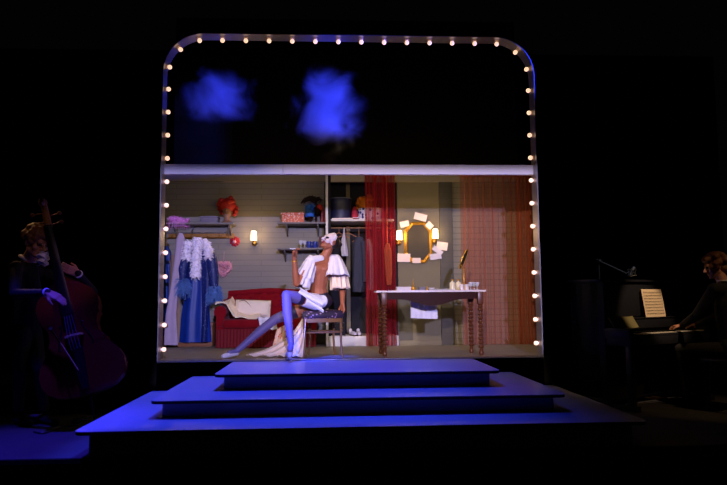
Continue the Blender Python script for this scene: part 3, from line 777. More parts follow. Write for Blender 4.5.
for k, (px, m, f, lab) in enumerate(((319.4, 'dark_book', .95, 'maroon book next to the blue mugs on the lower shelf'), (321.6, 'brown_book', 1.0, 'brown book between the maroon book and the end of the lower shelf'), (323.8, 'dark_book', .9, 'maroon book at the right end of the lower shelf behind the performer\'s face'))):
    book(AX(px, 2.48), 2.56, zl, .024, .14, hb*f, m, lab, None, .05 if k == 0 else 0)
# glasses and mugs
GL = [(.028, 0), (.030, .004), (.006, .01), (.005, .045), (.024, .06), (.033, .09), (.031, .115), (.029, .115), (.031, .09), (.022, .063), (.003, .056)]
def goblet(x, y, z, lab, s=1, grp=None):
    mb = MB(); mb.lathe([(r*s, h*s) for r, h in GL], 16, c=(x, y, z)); return tag(build(mb, 'wine_glass', K['glass']), lab, 'glass', grp)
goblet(AX(301.0, 2.5), 2.5, zl, 'clear stemmed glass on the lower shelf just right of the cigarette', 1.0)
goblet(AX(304.6, 2.5), 2.54, zl, 'clear stemmed glass on the lower shelf next to the blue mugs', 1.0)
def mug(x, y, z, lab):
    t = thing('mug', lab, 'mug', (x, y, z))
    mb = MB(); mb.lathe([(.034, 0), (.037, .006), (.038, .10), (.034, .10), (.033, .01), (.002, .008)], 18, c=(x, y, z)); build(mb, 'cup', K['mug_blue'], t)
    mb = MB(); mb.tube([(x+.036, y-.01, z+.08), (x+.062, y-.015, z+.07), (x+.064, y-.015, z+.04), (x+.036, y-.01, z+.025)], .006, 6); build(mb, 'handle', K['mug_blue'], t)
mug(AX(309, 2.5), 2.5, zl, 'blue mug on the lower shelf next to the stemmed glasses')
mug(AX(315, 2.5), 2.51, zl, 'blue mug on the lower shelf next to the maroon book')

# ================================================================== CLOSET
YK = 2.2
zk = AZ(219, YK, 355)
shelf('closet_shelf', 'deep white shelf across the closet above the hanging clothes', xpost+.06, xcl-.045, zk, YK, YL-.01, .03, 'white')
x = AX(341, 2.33); R = AX(352, 2.33)-x; hh = AZ(197, 2.33, 341)-zk-.04
mb = MB(); mb.box((x+.02, 2.34, zk+.008), (.30, .28, .014)); tag(build(mb, 'paper_stack', K['paper']), 'stack of pale papers under the navy hat box', 'papers')
t = thing('hat_box', 'round navy hat box on the closet shelf behind the white post', 'hat box', (x, 2.38, zk+.016))
mb = MB(); mb.lathe([(R*.97, 0), (R*.97, hh-.03)], 32, c=(x, 2.38, zk+.016)); build(mb, 'body', K['hatbox'], t)
mb = MB(); mb.lathe([(R*1.0, hh-.07), (R*1.02, hh-.01), (R*.98, hh), (.01, hh+.006)], 32, c=(x, 2.38, zk+.017)); build(mb, 'lid', K['hatbox'], t)
mb = MB(); mb.tube([(x+R*1.02*math.cos(k*PI/12), 2.38+R*1.02*math.sin(k*PI/12), zk+.014+hh) for k in range(24)], .007, 6, closed=True); build(mb, 'rim', K['hatbox_rim'], t)
mb = MB(); mb.box((AX(329.6, 2.26), 2.3, zk+AZ(203, 2.26, 330)-zk-.085), (.035, .15, .17), bev=.003); 
tag(build(mb, 'file_box', K['white'], base=(AX(329.6, 2.26), 2.3, zk)), 'narrow white upright box between post and navy hat box', 'box')
x = AX(355, 2.3); mb = MB(); mb.lathe([(.04, 0), (.046, .02), (.044, .10), (.03, .165), (.008, .20)], 16, c=(x, 2.3, zk)); tag(build(mb, 'party_hat', K['red_flower']), 'red pointed hat on the closet shelf right of the navy hat box', 'hat')
wig(AX(366.5, 2.66), 2.66, zk+.001, 'fluffy orange wig on the closet shelf half behind the red curtain', 'orange_wig', 'orange_wig', 1.08, .04)
x = AX(371, 2.33); R = AX(384, 2.33)-x; hh = AZ(208.5, 2.3, 371)-zk
t = thing('hat_box', 'white and navy checked round hat box half behind the red curtain', 'hat box', (x, 2.38, zk))
mb = MB(); mb.lathe([(R*.97, 0), (R*.97, hh*.7)], 32, c=(x, 2.38, zk)); build(mb, 'body', K['polka'], t)
mb = MB(); mb.lathe([(R, hh*.68), (R, hh), (.01, hh+.004)], 32, c=(x, 2.38, zk)); build(mb, 'lid', K['polka'], t)
mb = MB(); mb.sheet(lambda u, v: (AX(352, 2.24)+u*.14, 2.215+v*.08, zk+.012+.02*u*v+.008*math.sin(u*9)+.035*u*(1-v)), 12, 6, .004); tag(build(mb, 'handkerchief', K['towel']), 'crumpled white cloth on the closet shelf in front of the checked box', 'cloth')
# closet rail and clothes
YR2 = 2.42; zr2 = AZ(228, YR2, 350)
mb = MB(); mb.tube([(xpost+.06, YR2, zr2), (xcl-.045, YR2, zr2)], .013, 10); tag(build(mb, 'closet_rail', K['stool_wood']), 'wooden hanging rail across the closet under its shelf', 'rail')
for px, lab in ((339, 'empty wire hanger at the left end of the closet rail, near the performer\'s hair'), (348, 'empty wire hanger on the closet rail left of the dark coat')):
    t = thing('coat_hanger', lab, 'hanger', (AX(px, YR2), YR2, zr2-.12)); hanger(t, px, 234, YR2, .16, 'wood_tan', zr2+.02)
t = thing('coat', 'charcoal tailcoat hanging in the closet beside a pale shirt', 'coat', (AX(359, YR2), YR2, .7))
build(drape([(237, 356, 363), (243, 352.5, 366), (262, 352, 367), (285, 351.5, 366), (292, 352, 364)], YR2-.03, .10, 5, .14), 'body', K['coat'], t)
mb = MB(); mb.tube([at(363.5, 242, YR2-.12), at(365.5, 262, YR2-.15), at(365, 282, YR2-.14)], [.045, .05, .045], 10); build(mb, 'sleeve', K['coat'], t); hanger(t, 359, 238, YR2, .1, 'wood_tan', zr2+.02)
t = thing('shirt', 'pale shirt hanging beside the charcoal coat in the closet', 'shirt', (AX(368, YR2), YR2, .7))
build(drape([(239, 366.5, 370), (246, 366.5, 372.5), (268, 367.5, 373.5), (290, 368, 373.5)], YR2+.05, .08, 4, .14, 1), 'body', K['shirt'], t); hanger(t, 369, 240, YR2+.05, .06, 'wood_tan', zr2+.02)
mb = drape([(227.9, 343.6, 344.6), (233, 343, 345), (240, 341.5, 346), (250, 341, 347.5), (256, 342, 348)], YR2+.012, .05, 4, .2)
tag(build(mb, 'pale_scarf', K['paper_grey']), 'pale grey scarf hanging in the closet behind the performer\'s hair', 'scarf')
# shoes on the closet floor
def shoe(x, y, z, rz, lab):
    t = thing('shoe', lab, 'shoe', (x, y, z), rz, 'pair of pale shoes in the closet')
    mb = MB(); mb.prism([(-.1, .02), (-.1, -.02), (-.02, -.028), (.06, -.038), (.11, -.03), (.13, 0), (.11, .03), (.06, .036), (-.02, .028)], 0, .012); build(mb, 'sole', K['wood_dark'], t, local=True)
    B = Body(); B.cap((-.075, 0, .035), .028, (.02, 0, .032), .028); B.cap((.02, 0, .032), .032, (.095, 0, .028), .026); B.cap((-.078, 0, .035), .027, (-.085, 0, .075), .024)
    o = B.build('upper', [K['shoe']], None, .006, 3, base=(0, 0, 0)); o.location = (0, 0, 0); o.parent = t
shoe(AX(352.5, 2.24), 2.27, zpl, -1.2, 'left pale shoe of the pair on the closet floor')
shoe(AX(358.5, 2.24), 2.3, zpl, -1.5, 'right pale shoe of the pair on the closet floor by the curtain')
mb = MB(); mb.box((AX(337, 2.4), 2.42, zpl+.09), (.22, .2, .18), bev=.01); tag(build(mb, 'storage_box', K['black_cloth']), 'black box on the closet floor behind the stool', 'box')

# ================================================================== CURTAINS
def curtain(x0, x1, Y, z1, z0, folds, amp, m, lab, rail, seed=0, hooks=14):
    t = thing('curtain', lab, 'curtain', ((x0+x1)/2, Y, z0)); rnd = random.Random(seed)
    ph = [rnd.uniform(0, 6) for _ in range(6)]
    def f(u, v):
        s = .55+.45*v
        w = u+.012*math.sin(u*17+ph[0])*v
        y = amp*s*(math.sin(w*folds*2*PI+ph[1])+.45*math.sin(w*folds*4.6*PI+ph[2]+v)+.3*math.sin(w*folds*1.1*PI+ph[3]))
        return (x0+u*(x1-x0)+.008*math.sin(w*folds*2*PI+ph[4])*s, Y+y, z1-v*(z1-z0))
    mb = MB(); mb.sheet(f, 220, 14); build(mb, 'cloth', K[m], t, ang=180)
    mb = MB(); mb.tube([(x0-.02, Y, z1+.012), (x1+.02, Y, z1+.012)], .010, 8); build(mb, 'rod', K[rail], t)
    for k in range(hooks):
        x = x0+(k+.5)/hooks*(x1-x0); mb = MB(); mb.tube([(x, Y-.005, z1+.028), (x+.006, Y-.012, z1+.01), (x, Y-.01, z1-.03)], .0065, 5); build(mb, 'hook', K[rail], t)
YU = 2.07
curtain(AX(365.5, YU), AX(395.5, YU), YU, AZ(175.5, YU, 380), .005, 7, .018, 'sheer_red', 'narrow sheer red curtain across the right half of the closet', 'red_wig', 1, 8)
curtain(AX(462, YU), AX(518, YU), YU, AZ(176.5, YU, 490), .005, 9, .022, 'sheer_rust', 'sheer pinkish curtain over the brick wall right of the table mirror', 'rail', 2, 13)
curtain(AX(516.5, YU), sideR(YU)-.01, YU-.03, AZ(176.5, YU, 528), .005, 5, .024, 'dense_rust', 'denser rust curtain at the far right beside the arch', 'rail', 5, 6)
# pale scarf on the front of the red curtain
mb = drape([(243, 386, 389), (250, 384, 391.5), (270, 385, 392), (285, 386.5, 391)], YU-.09, .012, 3, .3)
o = build(mb, 'chiffon_scarf', K['dense_rust'])
mb = MB(); a_ = at(387.5, 244, YU-.09); mb.tube([a_, (a_.x, YU-.05, AZ(176, YU, 387)), (a_.x, YU, AZ(174.5, YU, 387))], .004, 5); build(mb, 'cord', K['rail'], o)
tag(o, 'gauzy rust scarf hanging against the narrow red curtain', 'scarf')
c = at(389, 243, YU-.09)

# ================================================================== MIRROR WITH NOTES
Yw = YR-.018
c = at(418, 242.5, Yw); hw, hh = AX(432.6, Yw)-c.x, at(418, 222, Yw).z-c.z
t = thing('wall_mirror', 'octagonal gilt framed mirror on the olive wall above the table', 'mirror', (c.x, Yw, c.z-hh))
def octo(w, h, cx, cz): return [(-w, -h+cz), (-w+cx, -h), (w-cx, -h), (w, -h+cz), (w, h-cz), (w-cx, h), (-w+cx, h), (-w, h-cz)]
mb = MB(); A = octo(hw, hh, .105, .125); loops = []
for sc_w, y in ((0, 0), (0, -.028), (.02, -.04), (.042, -.026), (.046, -.012)):
    q = octo(hw-sc_w, hh-sc_w, .105-sc_w*.4, .125-sc_w*.4); loops.append([mb.bm.verts.new((c.x+x, Yw+y, c.z+z)) for x, z in q])
for L1, L2 in zip(loops, loops[1:]):
    for k in range(8): mb.bm.faces.new((L1[k], L1[(k+1) % 8], L2[(k+1) % 8], L2[k]))
build(mb, 'frame', K['gilt'], t, ang=20)
mb = MB(); mb.prism([(x, z) for x, z in octo(hw-.044, hh-.044, .088, .108)], 0, .01, Matrix.Translation((c.x, Yw-.004, c.z)) @ Matrix(((1, 0, 0, 0), (0, 0, -1, 0), (0, 1, 0, 0), (0, 0, 0, 1)))); build(mb, 'glass', K['mirror'], t)
def note(px, py, w, h, rot, lab, m='paper', Y=Yw-.05):
    c = at(px, py, Y); mb = MB(); R = Matrix.Rotation(rot, 3, 'Y')
    def f(u, v):
        a, b = (u-.5)*w, (v-.5)*h; q = R @ Vector((a, 0, b)); return (c.x+q.x, Y-.012*(a/w)**2*2-.006*(b/h), c.z+q.z)
    mb.sheet(f, 6, 4, .0015); tag(build(mb, 'note', K[m]), lab, 'note', 'notes pinned around the mirror')
note(420.5, 217, .185, .10, .25, 'largest tilted note, pinned to the top of the gilt mirror')
note(404.5, 224, .13, .085, -.2, 'pale note at the upper left corner of the gilt mirror')
note(429.5, 225.5, .10, .085, .8, 'small folded note at the upper right corner of the gilt mirror')
note(442, 246, .16, .115, .15, 'note standing out farthest right, beneath the right mirror sconce')
note(437.5, 250.5, .16, .07, .65, 'long slanting note tucked between the right edge notes of the mirror', 'paper_grey', Yw-.06)
note(435.5, 256.5, .17, .085, -.15, 'lowest note at the right of the gilt mirror', 'paper_grey')
note(403.8, 257.8, .185, .12, .03, 'wide note at the lower left of the gilt mirror by the red curtain')
note(416.5, 260.5, .12, .075, 0, 'small note tucked into the bottom edge of the gilt mirror', 'paper', Yw-.055)

# ================================================================== DRESSING TABLE
yt0, yt1 = .42, .86
xt0, xt1 = AX(376, .47, 291), AX(486.5, .47, 291); ztop = AZ(290.2, .45, 430)
t = thing('dressing_table', 'dark wood console table with white top and turned legs', 'table', ((xt0+xt1)/2, (yt0+yt1)/2, 0))
def bow(off, n=20): # bowed front outline
    return [(xt0-off, yt1+off)] + [(xt0-off+(xt1-xt0+2*off)*k/n, yt0+.07-off-.07*math.sin(PI*k/n)) for k in range(n+1)] + [(xt1+off, yt1+off)]
mb = MB(); mb.prism(bow(0), ztop-.022, ztop); build(mb, 'tabletop', K['marble'], t)
zap = AZ(294, .45, 430)
def apron(u, v):
    x = xt0+.05+u*(xt1-xt0-.1)
    s = abs(u-.5)*2
    drop = .085+.075*(0.5+.5*math.cos(PI*min(1, max(0, (s-.0)/.62))) if s < .62 else 0)
    return (x, yt0+.095-.07*math.sin(PI*(.04+.92*u)), ztop-.022-v*drop)
mb = MB(); mb.sheet(apron, 40, 3, .022); mb.box(((xt0+xt1)/2, yt1-.05, ztop-.065), (xt1-xt0-.12, .022, .085))
for x in (xt0+.06, xt1-.06): mb.box((x, (yt0+yt1)/2+.03, ztop-.065), (.022, yt1-yt0-.12, .085))
build(mb, 'apron', K['wood_dark'], t)
prof = [(.018, 0), (.026, .012), (.030, .035), (.020, .055), (.024, .07)]
zz = .07
while zz < ztop-.24:
    prof += [(.018, zz+.010), (.026, zz+.018), (.034, zz+.029), (.026, zz+.040), (.018, zz+.048)]; zz += .048
prof += [(.030, zz+.02), (.022, zz+.035), (.034, zz+.05)]
def leg(x, y):
    mb = MB(); mb.lathe([(r, z) for r, z in prof], 14, c=(x, y, 0)); mb.box((x, y, (prof[-1][1]+ztop-.022)/2), (.066, .066, ztop-.022-prof[-1][1]), bev=.004); return mb
for px, py, m in ((384.8, 356.4, 'wood_leg'), (481.4, 355.2, 'wood_leg'), (471.5, 353.1, 'wood_leg'), (380.9, 353.9, 'wood_leg')):
    p = flat(px, py, 0); build(leg(p.x, p.y), 'leg', K[m], t)
# things on the table
def onT(px, Y): return AX(px, Y, 289), Y, ztop
def lathe_thing(name, px, Y, prof, m, lab, cat, n=18, sx=1, sy=1):
    x, y, z = onT(px, Y); mb = MB(); mb.lathe(prof, n, c=(x, y, z), sx=sx, sy=sy); return tag(build(mb, name, K[m]), lab, cat)
x, y, z = onT(404, .66); t = thing('vanity_tray', 'shallow pale tray at the left end of the white tabletop', 'tray', (x, y, z))
mb = MB(); mb.box((x, y, z+.006), (.19, .13, .012), bev=.003); build(mb, 'base', K['paper_grey'], t)
mb = MB()
for dx, dy, a, b in ((0, -.062, .19, .008), (0, .062, .19, .008), (-.092, 0, .008, .13), (.092, 0, .008, .13)): mb.box((x+dx, y+dy, z+.027), (a, b, .036))
build(mb, 'rim', K['paper_grey'], t)
x, y, z = onT(413.3, .56); t = thing('perfume_bottle', 'small gilt perfume bottle with a tall spire stopper on the table', 'bottle', (x, y, z))
mb = MB(); mb.lathe([(.022, 0), (.028, .015), (.026, .035), (.01, .05)], 16, c=(x, y, z)); build(mb, 'body', K['gilt'], t)
mb = MB(); mb.lathe([(.010, .05), (.014, .062), (.006, .075), (.004, .11), (.001, .145)], 10, c=(x, y, z)); build(mb, 'stopper', K['gilt'], t)
x, y, z = onT(422, .66); t = thing('powder_box', 'small grey powder box behind the perfume bottle', 'box', (x, y, z))
mb = MB(); mb.box((x, y, z+.014), (.075, .06, .028), bev=.004); build(mb, 'body', K['box_grey'], t)
mb = MB(); mb.box((x, y, z+.036), (.08, .065, .014), bev=.004); build(mb, 'lid', K['box_grey'], t)
lathe_thing('bowl', 431.5, .62, [(.02, 0), (.026, .004), (.042, .03), (.040, .031), (.024, .009), (.001, .007)], 'paper_grey', 'small pale bowl in the middle of the white tabletop', 'bowl')
lathe_thing('lipstick', 427, .55, [(.008, 0), (.008, .03), (.006, .031), (.006, .045), (.002, .05)], 'gilt', 'gilt lipstick standing beside the pale bowl', 'lipstick', 10)
x, y, z = onT(443, .55); mb = MB(); mb.sheet(lambda u, v: (x-.13+u*.26, y-.09+v*.2, z+.004+.008*abs(math.sin(u*7+v*3))+.004*math.sin(v*13)), 24, 12, .003); tag(build(mb, 'cloth_napkin', K['towel']), 'white cloth spread on the table beside the cream bottles', 'cloth')
for px, Y, lab in ((452.4, .74, 'cream bottle with a small stopper, left of the pair on the table'), (458.4, .78, 'cream bottle of the pair standing nearer the gilt mirror stand')):
    x, y, z = onT(px, Y); t = thing('toiletry_bottle', lab, 'bottle', (x, y, z), 0, 'cream bottles on the dressing table')
    mb = MB(); mb.lathe([(.030, 0), (.036, .004), (.036, .085), (.028, .10), (.012, .106), (.012, .118)], 18, c=(x, y, z)); build(mb, 'body', K['bottle'], t)
    mb = MB(); mb.lathe([(.014, .118), (.015, .132), (.008, .14)], 12, c=(x, y, z)); build(mb, 'stopper', K['gilt'], t)
for px, Y, lab in ((461.6, .55, 'small white jar in front of the cream bottles'), (466.8, .52, 'small white jar at the foot of the gilt mirror stand')):
    x, y, z = onT(px, Y); t = thing('cosmetic_jar', lab, 'jar', (x, y, z)); mb = MB(); mb.lathe([(.022, 0), (.026, .004), (.026, .045), (.022, .05)], 16, c=(x, y, z)); build(mb, 'body', K['marble'], t)
    mb = MB(); mb.lathe([(.028, .05), (.028, .066), (.006, .07)], 16, c=(x, y, z)); build(mb, 'lid', K['marble'], t)
goblet(AX(470.2, .6), .6, ztop, 'stemmed glass on the table just right of the gilt mirror stand', .82)
goblet(AX(473.8, .68), .68, ztop, 'stemmed glass behind and between the other two on the table', .82)
goblet(AX(476.8, .58), .58, ztop, 'stemmed glass nearest the right end of the white tabletop', .82)
# tilting gilt mirror
x, y, z = onT(464.2, .66); t = thing('table_mirror', 'tilted oval gilt mirror on a slim stand on the table', 'mirror', (x, y, z))
zt = at(464.2, 268, .66).z
mb = MB(); mb.lathe([(.045, 0), (.045, .008), (.014, .02), (.009, .05), (.016, .07), (.008, .09), (.008, zt-z-.03), (.014, zt-z-.01), (.004, zt-z)], 16, c=(x, y, z)); build(mb, 'stand', K['gilt'], t)
RT = Matrix.Translation(at(463.6, 259, .66)) @ Matrix.Rotation(.42, 4, 'Y') @ Matrix.Rotation(1.15, 4, 'Z')
mb = MB(); mb.tube([RT @ Vector((.075*math.cos(a*PI/14), 0, .125*math.sin(a*PI/14))) for a in range(28)], .008, 8, closed=True); fr = build(mb, 'frame', K['gilt'], t)
mb = MB(); mb.prism([(.073*math.cos(a*PI/14), .122*math.sin(a*PI/14)) for a in range(28)], -.003, .003, RT @ Matrix.Rotation(PI/2, 4, 'X')); build(mb, 'glass', K['mirror'], fr)
mb = MB(); mb.tube([at(463.8, 269, .66), at(460.5, 264, .63), at(459.6, 267.5, .62)], .006, 6); build(mb, 'arm', K['gilt'], t)
# towel hanging at the back of the table
mb = MB(); xa, xb = AX(410.5, .83, 311), AX(437.5, .83, 311); za, zb2 = ztop-.045, AZ(318, .83, 424)
mb.sheet(lambda u, v: (xa+u*(xb-xa), .829+.012*math.sin(u*16)*v, za+(zb2-za)*v-.015*u*v), 24, 10, .006)
tag(build(mb, 'hand_towel', K['towel']), 'white patterned towel hanging under the table behind the apron', 'towel')

# ================================================================== STOOL, ROBE, PERFORMER
zs = AZ(310.6, .25, 322)
p = [flat(304.5, 358.8, 0), flat(341.5, 357.4, 0), flat(334, 354.6, 0), flat(309.5, 355.2, 0)]
t = thing('stool', 'slim backless wooden stool with dark printed seat under the performer', 'stool', (-.33, .4, 0))
def sq(e): return [(p[0].x-e, p[0].y-e), (p[1].x+e, p[1].y-e), (p[2].x+e, p[2].y+e), (p[3].x-e, p[3].y+e)]
def rnd_poly(q, e=.03):
    o = []
    for k in range(4):
        a, b, c2 = Vector(q[k-1]), Vector(q[k]), Vector(q[(k+1) % 4])
        d1, d2 = (a-b).normalized()*e, (c2-b).normalized()*e
        for s in (0, .5, 1): o.append(tuple((b+d1)*(1-s)**2+b*2*s*(1-s)+(b+d2)*s*s))
    return o
mb = MB(); mb.prism(rnd_poly(sq(.022)), zs-.135, zs-.09); fr = build(mb, 'seat_frame', K['stool_wood'], t)
mb = MB(); q0 = rnd_poly(sq(.03)); cx = sum(a for a, b in q0)/12; cy = sum(b for a, b in q0)/12; rings = []
for s, z in ((.97, zs-.09), (1.0, zs-.07), (1.0, zs-.03), (.95, zs-.008), (.7, zs+.004), (.3, zs+.008)):
    rings.append([mb.bm.verts.new((cx+(a-cx)*s, cy+(b-cy)*s, z)) for a, b in q0])
for A, B in zip(rings, rings[1:]):
    for k in range(12): mb.bm.faces.new((A[k], A[(k+1) % 12], B[(k+1) % 12], B[k]))
mb.bm.faces.new(rings[0][::-1]); mb.bm.faces.new(rings[-1]); build(mb, 'seat', K['seat_cloth'], t)
for v in p:
    dx = .012 if v.x > -.33 else -.012; dy = -.012 if v.y < .4 else .012
    mb = MB(); mb.tube([(v.x+dx, v.y+dy, 0), (v.x+dx*.3, v.y+dy*.3, .06), (v.x-dx*.4, v.y-dy*.4, .2), (v.x-dx*.3, v.y-dy*.3, .36), (v.x, v.y, zs-.10)], [.013, .012, .013, .015, .018], 10)
    for z in (.30, .34): mb.lathe([(.014, z-.006), (.020, z), (.014, z+.006)], 10, c=(v.x, v.y, 0))
    build(mb, 'leg', K['stool_wood'], t)
for k in range(4):
    a, b = p[k], p[(k+1) % 4]
    mb = MB(); mb.tube([(a.x, a.y, .29), ((a.x+b.x)/2, (a.y+b.y)/2, .29), (b.x, b.y, .29)], [.008, .011, .008], 8); build(mb, 'stretcher', K['stool_wood'], t)

# cream silk robe falling from the stool to the floor
def rb(u, v):
    T = at(303, 316, .62).lerp(at(306, 320, .17), u)
    Bm = at(245, 356.3, .45).lerp(at(302, 357.5, .17), u)
    w = v**1.7; q = T.lerp(Bm, v); q.x = T.x+(Bm.x-T.x)*(w*.75+v*.25); q.z = T.z+(max(Bm.z, .02)-T.z)*(1-(1-v)**1.5)
    f = .028*math.sin(u*23+v*2.5)*(.3+v)
    return (q.x+f*.4, q.y+f, max(.012, q.z+abs(f)*.6))
mb = MB(); mb.sheet(rb, 60, 26, .006); t = build(mb, 'silk_robe', K['robe']); tag(t, 'cream silk robe trailing from the stool onto the floor behind the legs', 'robe')
mb = MB(); mb.sheet(lambda u, v: tuple(at(277+u*12-v*5, 329+v*19-u*6, .58)+Vector((0, .02*math.sin(u*7), 0))), 12, 12, .004)
build(mb, 'printed_lining', K['floral'], t)['label'] = 'peach printed lining'
mb = MB(); mb.sheet(lambda u, v: (at(257+u*17, 322, 1.98).x+v*.05, 2.06-.12*min(1, v*2.2)+.01*math.sin(u*12), (.425 if v < .4 else .425-(v-.4)*.28)+.006*math.sin(u*15)), 16, 12, .005)
tag(build(mb, 'white_cloth', K['towel']), 'pale cloth hanging over the front edge of the sofa seat', 'cloth')

per = thing('person', 'person in white ruffled capelet seated on the stool, head back, holding a cigarette', 'person', (-.33, .3, 0))
SK, PF, MK, LP, SW, STN, GA = range(7)
mats = [K['skin'], K['pale_face'], K['mask'], K['lips'], K['stock_white'], K['stock_white'], K['garter']]
B = Body()
hipF, kneeF, calfF, ankF = at(315.5, 302, .30), at(286.5, 295, .0), at(287.5, 313, -.03), at(291, 344, -.08)
hipB, kneeB, calfB, ankB = at(318, 304, .46), at(275.5, 319, .46), at(260, 331, .40), at(236.5, 351.3, .30)
pel, wst, chs = at(321, 301, .40), at(318.5, 289, .39), at(320, 272, .37)
B.ell(pel, (.14, .13, .10), None, GA); B.cap(pel, .115, pel.lerp(wst, .35), .108, GA); B.cap(pel.lerp(wst, .35), .106, wst, .094); B.cap(wst, .094, chs, .112)
for q in (-1, 1): B.ell(chs+Vector((q*.055-.02, -.080, .03)), (.06, .028, .04))
shL, shR = at(311, 263, .26), at(336.5, 262, .47)
B.cap(shL, .058, shR, .058); B.cap(chs+Vector((-.04, -.03, .03)), .10, chs+Vector((.05, .02, .03)), .10)
nk = at(323.5, 258.5, .38); nk2 = at(328.5, 249.5, .38); B.cap(nk, .058, nk2, .05); B.cap(nk, .06, chs, .09)
# legs: band of stocking starts part-way up the thigh
def legs(h, k, c, a, m, r):
    s = h.lerp(k, .52); s2 = h.lerp(k, .60)
    B.cap(h, r[0], s, r[1], SK); B.cap(s, r[1]*1.015, s2, r[1]*.985, GA); B.cap(s2, r[1]*.97, k, r[2], m)
    B.cap(k, r[2], c, r[3], m); B.cap(c, r[3], a, r[4], m)
legs(hipF, kneeF, calfF, ankF, SW, (.092, .075, .056, .054, .033))
legs(hipB, kneeB, calfB, ankB, STN, (.092, .075, .056, .052, .033))
toeF, toeB = at(289.5, 357.3, -.20), at(223.5, 356.3, .20)
B.cap(ankF, .032, ankF.lerp(toeF, .55)+Vector((0, -.02, .015)), .032, SW); B.cap(ankF.lerp(toeF, .5), .03, toeF, .022, SW)
B.cap(ankB, .032, ankB.lerp(toeB, .55)+Vector((0, 0, .01)), .032, STN); B.cap(ankB.lerp(toeB, .5), .03, toeB, .022, STN)
# arms
elL, wrL = at(296.5, 283.5, .14), at(294.3, 258.5, .08)
B.cap(shL, .052, elL, .040); B.cap(elL, .041, elL.lerp(wrL, .35), .039); B.cap(elL.lerp(wrL, .35), .039, wrL, .026)
elR, wrR = at(342.5, 286, .52), at(342.5, 303.5, .40)
B.cap(shR, .052, elR, .040); B.cap(elR, .041, elR.lerp(wrR, .35), .039); B.cap(elR.lerp(wrR, .35), .039, wrR, .026)
PL = hand(B, wrL, (.12, -.15, 1), (.75, -.6, 0), 1, .62, SK, 1.0)
PR = hand(B, wrR, (.10, -.2, -1), (-.8, -.5, 0), -1, .45, SK, 1.0)
hc = at(329.8, 242.6, .37)
HP, HR = head(B, hc, (-.66, -.52, .5), (.45, .2, 1), SK, PF, MK, LP, 1.0)
bd = B.build('body', mats, per, .0056, 4)
# hair: sleek dark cap with a bun, and a white skull band across the crown
H_ = Body()
H_.ell(HP(0, -.036, .034), (.080, .088, .083), HR); H_.ell(HP(0, -.10, .05), (.05, .045, .05), HR); H_.ell(HP(0, -.125, .055), (.04, .035, .04), HR)
H_.build('hair', [K['hair_dark']], per, .006, 3)
mb = MB(); mb.tube([HP(.084*math.cos(a), .02-.012*math.sin(a), .028+.098*math.sin(a)) for a in [PI*k/14 for k in range(15)]], [.010]*15, 8, flat=.45); build(mb, 'headband', K['satin_white'], per)
# ruffled capelet: bell shaped layers over each shoulder
def bell(name, top, bot, r0, r1, amp, n, ph, sy=1.0, m='ruffle', open_=None, tiltv=0):
    top, bot = Vector(top), Vector(bot); ax = (bot-top).normalized(); o = Vector((1, 0, 0)); o = (o-ax*o.dot(ax)).normalized(); w = ax.cross(o)
    a0, a1 = open_ or (0, 2*PI)
    def f(u, v):
        a = a0+(a1-a0)*u; r = r0+(r1-r0)*(v**.7); k = amp*v*math.sin(a*n+ph)+amp*.4*v*math.sin(a*n*1.7+1)
        c = top.lerp(bot, v); return c+(o*math.cos(a)+w*math.sin(a)*sy)*(r+k)+ax*(amp*.5*v*math.cos(a*n*.5+ph))
    mb = MB(); mb.sheet(f, 90, 10, .004)
    return build(mb, name, K[m], per, ang=180)
bell('capelet_layer', at(334.5, 255.5, .42), at(335.5, 277, .38), .055, .15, .016, 9, .3, 1.05)
bell('capelet_layer', at(338, 268, .45), at(340, 289, .43), .10, .10, .018, 8, 1.2, 1.0, 'robe')
bell('capelet_layer', at(313, 257, .29), at(304, 279, .22), .05, .10, .014, 9, .7, 1.0)
bell('capelet_layer', at(308, 268, .25), at(301, 287, .19), .075, .085, .016, 8, 2.2, 1.0)
C_ = Body(); C_.cap(shL+Vector((0, 0, .02)), .062, at(320, 259.5, .33), .055); C_.cap(shR+Vector((0, 0, .02)), .066, at(329, 258.5, .42), .055); C_.cap(at(329, 258.5, .42), .05, at(324, 257, .50), .045); C_.cap(at(320, 259.5, .36), .045, at(324, 257, .50), .045)
C_.build('capelet_yoke', [K['ruffle']], per, .007, 4)
# white satin wrap across the lap and the raised thigh
C_ = Body(); C_.ell(pel+Vector((-.02, -.03, 0)), (.13, .12, .092)); C_.cap(hipF, .098, hipF.lerp(kneeF, .40), .084); C_.cap(hipB, .096, hipB.lerp(kneeB, .12), .092)
C_.build('shorts', [K['satin_white']], per, .007, 4)
def sash(u, v):
    a, b = hipF.lerp(kneeF, .62)+Vector((0, -.02, .065)), hipF+Vector((.02, -.09, -.05)); q = a.lerp(b, u)
    return q+Vector((.02+.03*u, -.045*math.sin(PI*min(1, v+.3)), .05*(1-v)-.055*v))*(1+.25*u)+Vector((.012*math.sin(v*9), -.012*math.sin(v*14+u*3), 0))
mb = MB(); mb.sheet(sash, 16, 14, .005); build(mb, 'sash', K['satin_white'], per)
# shoes
def pump(ank, toe, m, heel):
    C_ = Body(); mid = ank.lerp(toe, .55)
    C_.cap(ank+Vector((0, 0, -.022)), .030, mid+Vector((0, 0, -.006)), .033); C_.cap(mid+Vector((0, 0, -.006)), .034, toe, .027)
    o = C_.build('shoe', [K[m]], per, .006, 3)
    if heel == 'h': return
    b = ank+Vector((0, .012, -.03)) if heel == 'v' else ank+Vector((.02, .01, -.03)); z0 = .003
    mb = MB(); mb.tube([b, Vector((b.x, b.y+.01, (b.z+z0)/2)), Vector((b.x, b.y+.012, z0))], [.02, .010, .009], 10); build(mb, 'heel', K[m], o)
pump(ankF, toeF, 'shoe', 'v'); pump(ankB, toeB, 'shoe', 'h')
